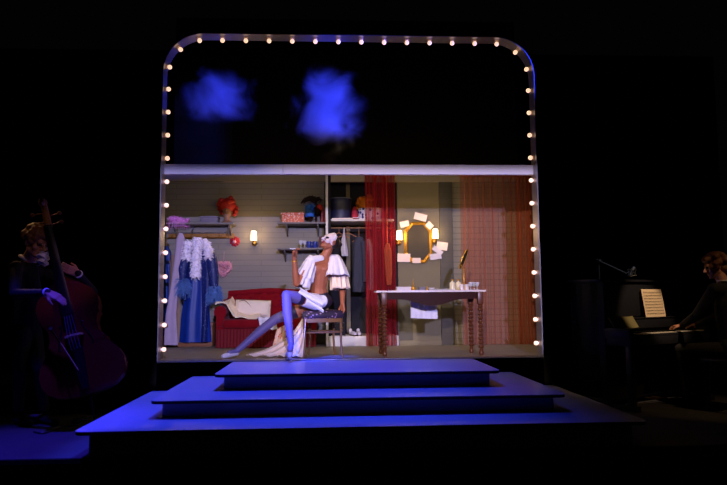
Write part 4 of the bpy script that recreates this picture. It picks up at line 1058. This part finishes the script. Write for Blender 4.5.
# bracelet and cigarette
mb = MB(); q = elL.lerp(wrL, .9); d = (wrL-elL).normalized(); o = d.orthogonal().normalized(); w = d.cross(o)
mb.tube([q+(o*math.cos(a*PI/10)+w*math.sin(a*PI/10))*.031 for a in range(20)], .006, 6, closed=True); build(mb, 'bracelet', K['gilt'], per)
fp = PL(.105, .012, .030); cg = fp+Vector((.03, -.01, .004)); c2 = fp+Vector((-.075, -.035, .008))
t = thing('cigarette', 'thin white cigarette between the performer\'s raised fingers', 'cigarette', c2)
mb = MB(); mb.tube([cg, c2], .0048, 8); build(mb, 'paper_tube', K['towel'], t)
mb = MB(); mb.tube([c2, c2+(c2-cg)*.06], .0047, 8); build(mb, 'ash', K['box_grey'], t)

# ================================================================== DOUBLE BASS
B0, S0 = at(88.5, 394, -1.08), at(42, 199, -.86)
wv = (S0-B0).normalized(); n0 = Vector((.22, -1, 0)); n0 = (n0-wv*n0.dot(wv)).normalized(); xv = (-n0).cross(wv)
BM = Matrix((xv, -n0, wv)).transposed().to_4x4(); BM.translation = B0         # local: x across, y into the body, z along the neck
LEN = (S0-B0).length
bass = thing('double_bass', 'large varnished double bass leaning left against the standing bassist', 'double bass', (flat(92, 424, ST).x, -1.06, ST))
out = [(0, .05), (.008, .16), (.03, .245), (.09, .325), (.17, .365), (.26, .372), (.34, .345), (.41, .295), (.455, .268), (.475, .275), (.50, .245), (.56, .215), (.64, .212), (.70, .235), (.725, .262), (.745, .252), (.80, .272), (.88, .275), (.95, .245), (1.02, .175), (1.08, .085), (1.11, .05)]
def bw(z):
    for (a, b), (c, d) in zip(out, out[1:]):
        if a <= z <= c: return b+(d-b)*(z-a)/(c-a)
    return .05
poly = [(w, z) for z, w in out]+[(-w, z) for z, w in out[::-1]]
PM = BM @ Matrix(((1, 0, 0, 0), (0, 0, 1, 0), (0, 1, 0, 0), (0, 0, 0, 1)))    # (x, z, depth) -> local
mb = MB(); mb.prism([(x*.985, z) for x, z in poly], .012, .20, PM); build(mb, 'ribs', K['bass_front'], bass)
mb = MB(); mb.prism(poly, .20, .213, PM); build(mb, 'back', K['bass_front'], bass)
mb = MB(); mb.prism(poly, 0, .012, PM)
def front(u, v):
    z = .004+v*1.10; a = (u*2-1); return BM @ Vector((a*bw(z)*.985, -.0005-.042*(1-a*a)*math.sin(PI*min(1, max(0, v)))**.6, z))
mb.sheet(front, 24, 44); build(mb, 'front', K['bass_front'], bass)
for s in (-1, 1):
    mb = MB(); mb.tube([BM @ Vector((s*x, -.040+abs(x)*.06, z)) for x, z in ((.105, .66), (.085, .67), (.09, .62), (.115, .56), (.14, .50), (.15, .45), (.13, .445))], [.008, .006, .007, .009, .007, .006, .008], 6); build(mb, 'sound_hole', K['ebony'], bass)
mb = MB(); mb.tube([BM @ Vector((0, .045, 1.06)), BM @ Vector((0, .035, 1.14)), BM @ Vector((0, -.005, 1.3)), BM @ Vector((0, -.005, 1.62))], [.05, .035, .026, .022], 12); build(mb, 'neck', K['bass_front'], bass)
mb = MB()
for k in range(9): pass
def fb(u, v):
    z = .74+v*.90; w = .046-.021*v; a = u*2-1; return BM @ Vector((a*w, -.085+.055*v-.010*(1-a*a), z))
mb.sheet(fb, 6, 8, -.022); build(mb, 'fingerboard', K['ebony'], bass)
mb = MB(); mb.tube([BM @ Vector((0, -.008+.03*0, 1.62)), BM @ Vector((0, .01, 1.72)), BM @ Vector((0, .035, 1.82)), BM @ Vector((0, .02, LEN-.03)), BM @ Vector((0, -.02, LEN-.015)), BM @ Vector((0, -.035, LEN-.05)), BM @ Vector((0, -.01, LEN-.07))], [.034, .034, .03, .03, .026, .022, .012], 12)
for s in (-1, 1): mb.lathe([(.034, -.004), (.026, .012), (.010, .02)], 12, BM @ Matrix.Translation((s*.02, .0, LEN-.04)) @ Matrix.Rotation(s*PI/2, 4, 'Y'))
build(mb, 'scroll', K['wood_tan'], bass)  # lighter wood than the body, the scroll's warm lighting put into its colour
for k, (s, z) in enumerate(((1, 1.66), (-1, 1.70), (1, 1.75), (-1, 1.79))):
    mb = MB(); a = BM @ Vector((s*.02, .015, z)); b = BM @ Vector((s*.10, .02, z+.005)); mb.tube([a, b], .007, 8)
    mb.ell(BM @ Vector((s*.118, .02, z+.006)), (.024, .008, .02), None, 12); build(mb, 'tuning_peg', K['wood_leg'], bass)
mb = MB(); mb.prism([(-.085, .0), (-.055, .0), (-.05, .05), (.05, .05), (.055, 0), (.085, 0), (.075, .06), (.07, .10), (.035, .135), (0, .145), (-.035, .135), (-.07, .10), (-.075, .06)], -.009, .009,
                     BM @ Matrix.Translation((0, -.040, .545)) @ Matrix(((1, 0, 0, 0), (0, -1, 0, 0), (0, 0, 1, 0), (0, 0, 0, 1))) @ Matrix(((1, 0, 0, 0), (0, .62, .0, 0), (0, .0, 1, 0), (0, 0, 0, 1)))); build(mb, 'bridge', K['maple'], bass)
mb = MB(); mb.prism([(-.03, .05), (.03, .05), (.058, .42), (.0, .44), (-.058, .42)], -.085, -.062, PM); build(mb, 'tailpiece', K['ebony'], bass)
for k in range(4):
    a = (k-1.5)
    mb = MB(); mb.tube([BM @ Vector((a*.026, -.09, .42)), BM @ Vector((a*.027, -.135+.006*a*a, .545)), BM @ Vector((a*.020, -.105, .76)), BM @ Vector((a*.010, -.046, 1.63)), BM @ Vector((a*.006, -.01, 1.70))], .0032, 5); build(mb, 'string', K['string'], bass)
e1 = BM @ Vector((0, .1, 0)); mb = MB(); mb.lathe([(.03, -.02), (.02, .01)], 12, BM @ Matrix.Translation((0, .1, -.005))); mb.tube([e1, (e1.x+.05, e1.y, ST+.03), (e1.x+.052, e1.y, ST)], [.009, .008, .004], 8); build(mb, 'endpin', K['black_metal'], bass)
t = thing('bow', 'dark bass bow hanging beside the left edge of the double bass', 'bow', at(65, 352, -1.25))
a, b = at(49.5, 329, -1.2), at(66, 353, -1.24); d = (b-a)
mb = MB(); mb.tube([a-d*.12, a+d*.3+Vector((.006, 0, .004)), b+d*.75], [.007, .0065, .005], 8); build(mb, 'stick', K['wood_leg'], t)
mb = MB(); mb.tube([a+Vector((.022, -.005, .0)), b+d*.7+Vector((.008, -.005, 0))], .004, 5); build(mb, 'hair', K['maple'], t)
mb = MB(); mb.box(a+Vector((.012, -.003, .005)), (.03, .02, .03), bev=.003); build(mb, 'frog', K['ivory'], t)

# bassist
bp = thing('person', 'bassist in black bending over the neck of the double bass', 'person', (flat(34, 417, ST).x, -.62, ST))
B = Body()
bh = at(36.5, 243, -.86)
BHP, BHR = head(B, bh, (.82, -.50, -.42), (.25, -.1, 1), 0, None, 1, None, 1.2)
n1 = at(28, 261, -.72); B.cap(n1, .068, at(33.5, 251, -.80), .062)
chb, pvb = at(27, 288, -.62), at(25, 330, -.52)
B.cap(n1+Vector((0, 0, -.06)), .09, chb, .13, 2); B.cap(chb, .135, pvb, .13, 2)
sr_, sl_ = at(16, 268, -.86), at(41, 272, -.48)
B.cap(sr_, .07, sl_, .07, 2)
er, wr = at(15, 294, -1.15), at(47.5, 292.5, -1.30)
B.cap(sr_, .062, er, .048, 2); B.cap(er, .048, wr, .032, 2)
el, wl = at(93, 292, -.66), at(78, 273.5, -.93)
B.cap(sl_, .062, el, .048, 2); B.cap(el, .048, wl, .034, 2)
# plucking hand and fingering hand
hand(B, wr, (1, -.02, -.50), (-.3, .55, -.7), 1, .16, 0, 1.2)
hand(B, wl, (-1, -.42, .50), (-.25, .95, -.1), 1, .30, 0, 1.15, .35)
for hx, kx, fx, Yh, Yf in ((22, 20, 18, -.60, -.72), (32, 40, 44, -.45, -.70)):
    h, k, f = at(hx, 332, Yh), at(kx, 370, Yf), at(fx, 408, Yf+.08)
    B.cap(h, .095, k, .065, 3); B.cap(k, .065, f, .05, 3)
B.build('body', [K['skin_m'], K['mask'], K['suit'], K['trouser']], bp, .0066, 4)
for fx, Yf in ((18, -.64), (44, -.62)):
    f = at(fx, 408, Yf); C_ = Body(); C_.cap((f.x-.02, f.y+.03, ST+.045), .042, (f.x+.17, f.y-.12, ST+.035), .034); C_.build('shoe', [K['black_cloth']], bp, .007, 3)
C_ = Body()
C_.ell(BHP(0, -.02, .05), (.088, .102, .085), BHR)
random.seed(11)
for k in range(42):
    a = random.uniform(0, 2*PI); e = random.uniform(-.35, 1.3)
    y, z = -.02+.095*math.cos(a)*math.cos(e), .05+.085*math.sin(e); x = .086*math.sin(a)*math.cos(e)
    if y > .05 and z < .07: continue
    C_.ell(BHP(x*1.04, y*1.04, z), (.040, .036, .034), BHR)
C_.build('hair', [K['hair_brown']], bp, .0075, 2)
mb = MB()
for s in (-1, 1):
    mb.tube([BHP(s*.031+.021*math.cos(a*PI/8), .104, .014+.018*math.sin(a*PI/8)) for a in range(16)], .0022, 5, closed=True); mb.tube([BHP(s*.053, .103, .018), BHP(s*.078, .0, .02)], .002, 5)
mb.tube([BHP(-.012, .108, .016), BHP(.012, .108, .016)], .002, 5); build(mb, 'spectacles', K['chrome'], bp)
cw = at(46.5, 262, -.92)
mb = MB(); mb.sheet(lambda u, v: n1.lerp(chb, .12+.5*v)+Vector((.245+.03*math.sin(PI*u)+.01*math.sin(v*16), -.23-.04*math.sin(PI*u)+.012*math.sin(v*16), .105+.008*math.sin(u*9)))+Vector(((u-.5)*.085, (u-.5)*.05, 0))*(.55+.45*math.sin(PI*(.2+.75*v))), 10, 10, .006); build(mb, 'shirt_front', K['ruffle'], bp)
mb = MB(); mb.tube([n1+Vector((.068*math.cos(a), .068*math.sin(a)-.01, .02+.03*math.cos(a)*-1)) for a in [2*PI*k/16 for k in range(16)]], .016, 8, closed=True); build(mb, 'collar', K['ruffle'], bp)
d = (wr-er).normalized(); o = d.orthogonal().normalized(); w_ = d.cross(o); mb = MB(); mb.tube([wr-d*.012+(o*math.cos(a*PI/8)+w_*math.sin(a*PI/8))*.034 for a in range(16)], .009, 6, closed=True); build(mb, 'shirt_cuff', K['ruffle'], bp)
d = (wl-el).normalized(); o = d.orthogonal().normalized(); w_ = d.cross(o); mb = MB(); mb.tube([wl-d*.012+(o*math.cos(a*PI/8)+w_*math.sin(a*PI/8))*.034 for a in range(16)], .009, 6, closed=True); build(mb, 'shirt_cuff', K['ruffle'], bp)

# things on the floor by the bass
c = flat(30.5, 425, ST); t = thing('equipment_box', 'small black box with pale lid on the floor below the bassist', 'box', (c.x, c.y+.05, ST))
mb = MB(); mb.box((c.x, c.y+.06, ST+.035), (.11, .10, .07), bev=.004); build(mb, 'body', K['black_metal'], t)
mb = MB(); mb.box((c.x, c.y+.06, ST+.078), (.12, .11, .016), bev=.004); build(mb, 'lid', K['box_grey'], t)
def floor_path(pts, r, m, name, lab, cat, z=ST):
    P = [flat(x, y, z+r) for x, y in pts]; Q = []
    for i in range(len(P)-1):
        for s in range(6):
            q0, q1, q2, q3 = P[max(i-1, 0)], P[i], P[i+1], P[min(i+2, len(P)-1)]; u = s/6
            Q.append(.5*((2*q1)+(q2-q0)*u+(2*q0-5*q1+4*q2-q3)*u*u+(3*q1-q0-3*q2+q3)*u**3))
    Q.append(P[-1]); mb = MB(); mb.tube(Q, r, 6); tag(build(mb, name, K[m]), lab, cat)
floor_path([(34, 432), (44, 433), (56, 428), (68, 426), (80, 424), (72, 421), (86, 419), (95, 414)], .009, 'cable', 'cable', 'black cable curling over the floor beside the lowest step', 'cable')
c = flat(80, 421, ST); mb = MB(); mb.box((c.x, c.y, ST+.012), (.13, .07, .024), rz=.4, bev=.005); mb.tube([(c.x+.05, c.y+.02, ST+.03), (c.x+.09, c.y+.05, ST+.028)], .012, 8)
tag(build(mb, 'connector_box', K['chrome']), 'small silver connector on the floor beside the lowest step corner', 'connector')

# ================================================================== PIANO
P0 = at(630, 333, -.62); pr = math.radians(30)
pn = thing('upright_piano', 'black upright piano angled at the right side of the stage', 'piano', (P0.x, P0.y, ST), pr)
def pb(name, boxes, m='piano', par=None):
    mb = MB()
    for c, d in boxes: mb.box(c, d, bev=.006)
    return build(mb, name, K[m], par or pn, local=True)
LP_, PH, DP = 1.5, 1.375, .74
pb('body', [((LP_/2, .55, PH/2+.02), (LP_, .36, PH-.06)), ((.02, .53, .05), (.05, .42, .1)), ((LP_-.02, .53, .05), (.05, .42, .1))])
pb('lid', [((LP_/2, .54, PH-.012), (LP_+.05, .43, .026))])
pb('side_panel', [((.018, .52, PH/2), (.036, .44, PH-.05))]); pb('side_panel', [((LP_-.018, .52, PH/2), (.036, .44, PH-.05))])
pb('keybed', [((LP_/2, .19, .715), (LP_-.02, .38, .09)), ((.035, .19, .80), (.07, .37, .10)), ((LP_-.035, .19, .80), (.07, .37, .10))])
pb('key_slip', [((LP_/2, .012, .77), (LP_-.14, .02, .04))])
pb('leg', [((.06, .05, .36), (.07, .07, .62)), ((.06, .15, .03), (.07, .36, .06))]); pb('leg', [((LP_-.06, .05, .36), (.07, .07, .62)), ((LP_-.06, .15, .03), (.07, .36, .06))])
pb('lower_panel', [((LP_/2, .365, .36), (LP_-.1, .014, .58))]); pb('upper_panel', [((LP_/2, .365, 1.14), (LP_-.1, .014, .36))])
pb('fallboard', [((LP_/2, .285, .885), (LP_-.16, .016, .11))])
pb('music_ledge', [((LP_/2, .315, .945), (LP_-.14, .10, .014))])
mb = MB(); kw = (LP_-.16)/52
for k in range(52): mb.box((.08+kw*(k+.5), .10, .785), (kw*.94, .15, .022))
build(mb, 'white_keys', K['ivory'], pn, local=True)
mb = MB()
for k in range(51):
    if k % 7 in (0, 1, 3, 4, 5): mb.box((.08+kw*(k+1), .13, .80), (kw*.5, .09, .022))
build(mb, 'black_keys', K['ebony'], pn, local=True)
for x in (LP_/2-.06, LP_/2+.06): mb = MB(); mb.box((x, .24, .06), (.03, .16, .012), bev=.004); build(mb, 'pedal', K['brass'], pn, local=True)
PMx = wmat(pn)
# sheet music standing on the ledge, and an open songbook
xs = .70
SWD = .38
def sheetf(px0, px1):
    def f(u, v): return PMx @ Vector((px0+(px1-px0)*u, .272+.05*v+.008*math.sin(PI*u), .953+v*.315))
    return f
mb = MB(); mb.sheet(sheetf(xs, xs+SWD), 8, 10, .003)
t = build(mb, 'sheet_music', K['sheet']); tag(t, 'bright page of sheet music standing on the piano', 'sheet music')
mb = MB(); random.seed(5)
for k in range(8):
    for l in range(3):
        z = .985+k*.034+l*.006; v = (z-.953)/.315
        mb.tube([PMx @ Vector((xs+.02+(SWD-.04)*u, .272+.05*v+.008*math.sin(PI*(.02+(SWD-.04)*u)/SWD)-.0042, z)) for u in (0, .25, .5, .75, 1)], .0007, 4)
    for q in range(18):
        u = (q+.5+random.uniform(-.2, .2))/18; z = .985+k*.034+random.choice((0, .003, .006, .009, .012)); v = (z-.953)/.315
        mb.ell(PMx @ Vector((xs+.02+(SWD-.04)*u, .272+.05*v+.008*math.sin(PI*(.02+(SWD-.04)*u)/SWD)-.0045, z)), (.0026, .0012, .0022), None, 6)
build(mb, 'notation', K['ink'], t)
t = thing('songbook', 'olive songbook lying open at the near end of the piano ledge', 'book', PMx @ Vector((.24, .24, .85)))
mb = MB()
mb.sheet(lambda u, v: PMx @ Vector((.03+.42*u, .20+.075*v, .852+.12*v+.006*math.sin(2*PI*u))), 10, 6, .01); build(mb, 'pages', K['book_olive'], t)

# pianist
def PP(x, y, z): return PMx @ Vector((x, y, z))
bx, by = .97, -.50
bench = thing('piano_bench', 'black padded bench under the pianist at the right edge', 'bench', PP(bx, by, 0), pr)
zb_ = .54
mb = MB(); mb.box((0, 0, zb_-.035), (.60, .36, .07), bev=.02); build(mb, 'seat', K['vinyl'], bench, local=True)
mb = MB(); mb.box((0, 0, zb_-.10), (.55, .31, .06)); build(mb, 'frame', K['black_metal'], bench, local=True)
for sx in (-1, 1):
    for sy in (-1, 1): mb = MB(); mb.box((sx*.25, sy*.13, (zb_-.1)/2), (.04, .04, zb_-.1), bev=.004); build(mb, 'leg', K['black_metal'], bench, local=True)
pp = thing('person', 'pianist in black seated at the upright piano, hand on the keys', 'person', PP(bx, by, 0))
B = Body(); u_ = Vector((math.cos(pr), math.sin(pr), 0)); v_ = Vector((-math.sin(pr), math.cos(pr), 0))
hc2 = PP(bx-.02, by+.10, 1.485)
PHP, PHR = head(B, hc2, v_*.8-u_*.55+Vector((0, -.25, -.22)), v_*.2+Vector((0, 0, 1)), 0, None, 1, None, 1.05)
n2 = PP(bx, by+.03, 1.33); B.cap(n2, .062, PP(bx-.01, by+.075, 1.42), .055)
c3, pv = PP(bx, by+.0, 1.08), PP(bx, by-.04, zb_+.10)
B.cap(n2-Vector((0, 0, .07)), .09, c3, .13, 2); B.cap(c3, .135, pv, .14, 2); B.cap(PP(bx-.07, by-.04, zb_+.10), .12, PP(bx+.07, by-.04, zb_+.10), .12, 2)
for s in (-1, 1):
    sh, e_, w2 = PP(bx+s*.19, by+.03, 1.25), PP(bx+s*.25, by+.20, .98), PP(bx+s*.15+.08, by+.47, .865)
    B.cap(n2-Vector((0, 0, .08)), .075, sh, .07, 2); B.cap(sh, .066, e_, .052, 2); B.cap(e_, .052, w2, .036, 2)
    hand(B, w2, v_*1+Vector((0, 0, -.12)), Vector((0, 0, -1)), s, .3, 0, 1.0)
    h, k, f = PP(bx+s*.10, by, zb_+.07), PP(bx+s*.14, by+.46, zb_+.06), PP(bx+s*.13, by+.44, .12)
    B.cap(h, .10, k, .07, 3); B.cap(k, .07, f, .052, 3)
B.build('body', [K['skin_m'], K['mask'], K['suit'], K['trouser']], pp, .0066, 4)
for s in (-1, 1):
    C_ = Body(); a, b = PP(bx+s*.13, by+.41, .045), PP(bx+s*.14, by+.60, .035); C_.cap(a, .042, b, .034); C_.build('shoe', [K['black_cloth']], pp, .007, 3)
C_ = Body(); C_.ell(PHP(0, -.02, .045), (.088, .104, .088), PHR); C_.ell(PHP(0, -.065, -.03), (.075, .06, .06), PHR)
random.seed(4)
for k in range(46):
    a = random.uniform(0, 2*PI); e = random.uniform(-.6, 1.4)
    y, z = -.02+.10*math.cos(a)*math.cos(e), .045+.09*math.sin(e); x = .088*math.sin(a)*math.cos(e)
    if y > .05 and z < .065: continue
    C_.ell(PHP(x*1.03, y*1.03, z), (.042, .040, .036), PHR)
C_.build('hair', [K['hair_brown']], pp, .0075, 2)
mb = MB(); mb.tube([n2+Vector((.066*math.cos(a), .066*math.sin(a), .012)) for a in [2*PI*k/18 for k in range(18)]], .009, 7, closed=True); build(mb, 'collar', K['ruffle'], pp)

# microphone on its boom behind the piano
ms = thing('microphone_stand', 'slim boom stand reaching over the piano top from behind', 'microphone stand', (at(600, 300, .45).x, .45, ST))
bx0 = at(600, 261, .42); bx1 = at(627, 273.5, -.02)
mb = MB(); mb.tube([(bx0.x, .45, ST+.03), (bx0.x, .45, bx0.z)], .011, 10); build(mb, 'pole', K['black_metal'], ms)
mb = MB()
for k in range(3):
    a = k*2*PI/3+.4; mb.tube([(bx0.x, .45, ST+.10), (bx0.x+.24*math.cos(a), .45+.24*math.sin(a), ST+.008)], .008, 8)
build(mb, 'tripod_base', K['black_metal'], ms)
mb = MB(); d = (bx1-bx0); mb.tube([bx0-d*.12, bx1], .009, 10); build(mb, 'boom', K['chrome'], ms)
mb = MB(); mb.ell(bx0, (.03, .03, .03)); mb.tube([bx0-d*.12, bx0-d*.28], .02, 10); build(mb, 'clutch', K['black_metal'], ms)
mc = at(632, 272, -.06)
mi = thing('microphone', 'small silver studio microphone in a wire shock mount on the boom', 'microphone', mc-Vector((0, 0, .06)))
mb = MB(); mb.lathe([(.006, -.065), (.019, -.055), (.020, .02), (.022, .025), (.021, .06), (.008, .07)], 14, Matrix.Translation(mc) @ Matrix.Rotation(.5, 4, 'Y')); build(mb, 'capsule', K['chrome'], mi)
mb = MB()
for z, r in ((-.04, .048), (.03, .048)): mb.tube([mc+Vector((r*math.cos(a*PI/8), r*math.sin(a*PI/8), z)) for a in range(16)], .004, 5, closed=True)
for k in range(4):
    a = k*PI/2; mb.tube([mc+Vector((.048*math.cos(a), .048*math.sin(a), -.04)), mc+Vector((.048*math.cos(a+.8), .048*math.sin(a+.8), .03))], .0035, 5)
mb.tube([mc+Vector((-.048, 0, -.0)), bx1], .006, 6); build(mb, 'shock_mount', K['chrome'], mi)

# ================================================================== SMOKE
def smoke(name, cpx, Y, half, seed, dens, lab, scale, thr):
    m = bpy.data.materials.new(name); m.use_nodes = True; nt = m.node_tree; nt.nodes.clear(); L = nt.links
    o = nt.nodes.new('ShaderNodeOutputMaterial'); pv = nt.nodes.new('ShaderNodeVolumePrincipled')
    pv.inputs['Color'].default_value = (.9, .9, .95, 1); pv.inputs['Anisotropy'].default_value = 0
    tc = nt.nodes.new('ShaderNodeTexCoord')
    gen = nt.nodes.new('ShaderNodeVectorMath'); gen.operation = 'SUBTRACT'; gen.inputs[1].default_value = (.5, .5, .5); L.new(tc.outputs['Generated'], gen.inputs[0])
    ln = nt.nodes.new('ShaderNodeVectorMath'); ln.operation = 'LENGTH'; L.new(gen.outputs[0], ln.inputs[0])
    n = nt.nodes.new('ShaderNodeTexNoise'); n.noise_dimensions = '4D'; n.inputs['W'].default_value = seed; n.inputs['Scale'].default_value = scale; n.inputs['Detail'].default_value = 6; n.inputs['Roughness'].default_value = .58; n.inputs['Distortion'].default_value = .7
    L.new(tc.outputs['Object'], n.inputs['Vector'])
    # density = noise + bias, fading out towards the edge of the puff
    f = nt.nodes.new('ShaderNodeMapRange'); f.inputs[1].default_value = .05; f.inputs[2].default_value = .49; f.inputs[3].default_value = .20; f.inputs[4].default_value = -.42; L.new(ln.outputs['Value'], f.inputs[0])
    a = nt.nodes.new('ShaderNodeMath'); a.operation = 'ADD'; L.new(n.outputs[0], a.inputs[0]); L.new(f.outputs[0], a.inputs[1])
    r = nt.nodes.new('ShaderNodeMapRange'); r.interpolation_type = 'SMOOTHSTEP'; r.inputs[1].default_value = thr; r.inputs[2].default_value = thr+.62; r.inputs[3].default_value = 0; r.inputs[4].default_value = dens; L.new(a.outputs[0], r.inputs[0])
    L.new(r.outputs[0], pv.inputs['Density']); L.new(pv.outputs[0], o.inputs['Volume'])
    c = at(*cpx, Y); mb = MB(); mb.ell((c.x, c.y, c.z), half, None, 24)
    ob = build(mb, name, m, base=(c.x, c.y, c.z)); tag(ob, lab, 'smoke', kind='stuff')
smoke('smoke_cloud', (220, 98), 1.3, (.70, .40, .62), 2.3, 4.0, 'small blue lit puff of smoke in the upper left of the arch', 2.3, .30)
smoke('smoke_cloud', (328, 110), 1.3, (.72, .44, .96), 5.1, 5.0, 'large blue lit column of smoke high behind the arch, left of centre', 2.1, .29)

# ================================================================== LIGHTS
def spot(name, loc, tgt, watts, rgb, deg, blend=.5, size=.1):
    l = bpy.data.lights.new(name, 'SPOT'); l.energy = watts; l.color = rgb; l.spot_size = math.radians(deg); l.spot_blend = blend; l.shadow_soft_size = size
    o = bpy.data.objects.new(name, l); COL.objects.link(o); o.location = loc
    o.rotation_euler = (Vector(tgt)-Vector(loc)).to_track_quat('-Z', 'Y').to_euler(); return o
def shutters(o, l, r, b, t, soft, softr=None, softl=None):
    """profile spotlight: the four framing shutters, as slopes (x/z, y/z) of the beam in the lamp's own axes"""
    L = o.data; L.use_nodes = True; nt = L.node_tree; em = nt.nodes['Emission']
    tc = nt.nodes.new('ShaderNodeTexCoord'); sx = nt.nodes.new('ShaderNodeSeparateXYZ'); nt.links.new(tc.outputs['Normal'], sx.inputs[0])
    az = nt.nodes.new('ShaderNodeMath'); az.operation = 'ABSOLUTE'; nt.links.new(sx.outputs[2], az.inputs[0]); out = None
    for ch, lo, hi in ((0, l, r), (1, b, t)):
        d = nt.nodes.new('ShaderNodeMath'); d.operation = 'DIVIDE'; nt.links.new(sx.outputs[ch], d.inputs[0]); nt.links.new(az.outputs[0], d.inputs[1])
        for e, s, soft_ in ((lo, 1, (softl or soft) if ch == 0 else soft), (hi, -1, (softr or soft) if ch == 0 else soft)):
            m = nt.nodes.new('ShaderNodeMapRange'); m.interpolation_type = 'SMOOTHSTEP'
            m.inputs[1].default_value = e-s*soft_; m.inputs[2].default_value = e+s*soft_
            nt.links.new(d.outputs[0], m.inputs[0])
            if out is None: out = m.outputs[0]
            else:
                q = nt.nodes.new('ShaderNodeMath'); q.operation = 'MULTIPLY'; nt.links.new(out, q.inputs[0]); nt.links.new(m.outputs[0], q.inputs[1]); out = q.outputs[0]
    nt.links.new(out, em.inputs['Strength'])
fw = spot('front_wash', (.8, -12, 2.75), (0, .2, 1.1), 5400, (.50, .47, 1.0), 30, .2, .06)
shutters(fw, -.177, .177, -.088, .0845, .004)
ww = spot('warm_wash', (-1.4, -11, 3.0), (1.0, .2, 1.15), 2300, (1.0, .76, .58), 24, .3, .06)
shutters(ww, -.16, .10, -.096, .088, .006, .006, .10)
spot('follow_spot', (-5.0, -10, 4.2), (-.45, .3, .80), 2900, (1.0, .84, .94), 5.6, .35, .04)
bl = spot('blue_wash', (-.9, -1.0, 6.4), (-.9, -1.0, 0), 3100, (.034, .056, 1.0), 76, .3, .12)
bl.rotation_euler = (0, 0, 0); shutters(bl, -.215, .30, -.175, .150, .02, .16)
bf = spot('blue_floor', (-2.9, -2.6, 5.2), (-2.75, -1.75, ST), 2300, (.05, .03, 1.0), 26, .9, .08)
spot('blue_knee', (-2.6, -3.4, 4.2), (-.54, -.05, .38), 6500, (.012, .045, 1.0), 7.2, .5, .05)
sb = spot('smoke_blue', (5, -2.2, 3.3), (-1.1, 1.3, 3.02), 13500, (.03, .05, 1.0), 26, .3, .1)
shutters(sb, -.115, .125, -.034, .10, .010, .03, .03)
spot('bass_back', (-5.2, 1.6, 3.8), (-2.98, -.9, 1.36), 250, (1.0, .55, .25), 13, .5, .05)
spot('bass_front', (.6, -3.6, 3.2), (-2.72, -1.0, .95), 125, (.70, .38, .80), 9.5, .8, .05)
spot('piano_warm', (4.6, -2.6, 3.6), (3.9, -.8, .4), 80, (1.0, .62, .28), 25, .7, .05)
spot('page_light', (3.6, -1.6, 2.2), (3.36, -.10, .5), 150, (1.0, .70, .44), 24, .5, .03)
spot('bassist_head', (-.4, -5, 3.3), (-2.88, -.95, 1.32), 46, (1.0, .62, .55), 7.5, .6, .04)
spot('piano_top', (1.4, -4.2, 4.0), (3.02, .15, 1.04), 420, (.9, .85, 1.0), 6, .5, .04)
al = bpy.data.lights.new('room_top', 'AREA'); al.energy = 19; al.color = (1.0, .76, .44); al.size = 4.0; al.size_y = .2; al.shape = 'RECTANGLE'
ao = bpy.data.objects.new('room_top', al); COL.objects.link(ao); ao.location = (0, .35, 2.18); ao.rotation_euler = (math.radians(50), 0, 0)

w = bpy.data.worlds.new('world'); S.world = w; w.use_nodes = True
w.node_tree.nodes['Background'].inputs[0].default_value = (.004, .004, .005, 1); w.node_tree.nodes['Background'].inputs[1].default_value = .15
S.view_settings.view_transform = 'Standard'; S.view_settings.look = 'None'; S.view_settings.exposure = 0; S.view_settings.gamma = 1
S.view_settings.use_curve_mapping = False
S.cycles.use_denoising = True
S.cycles.max_bounces = 6; S.cycles.transparent_max_bounces = 12; S.cycles.volume_bounces = 0
S.cycles.volume_step_rate = 1; S.cycles.sample_clamp_indirect = 4
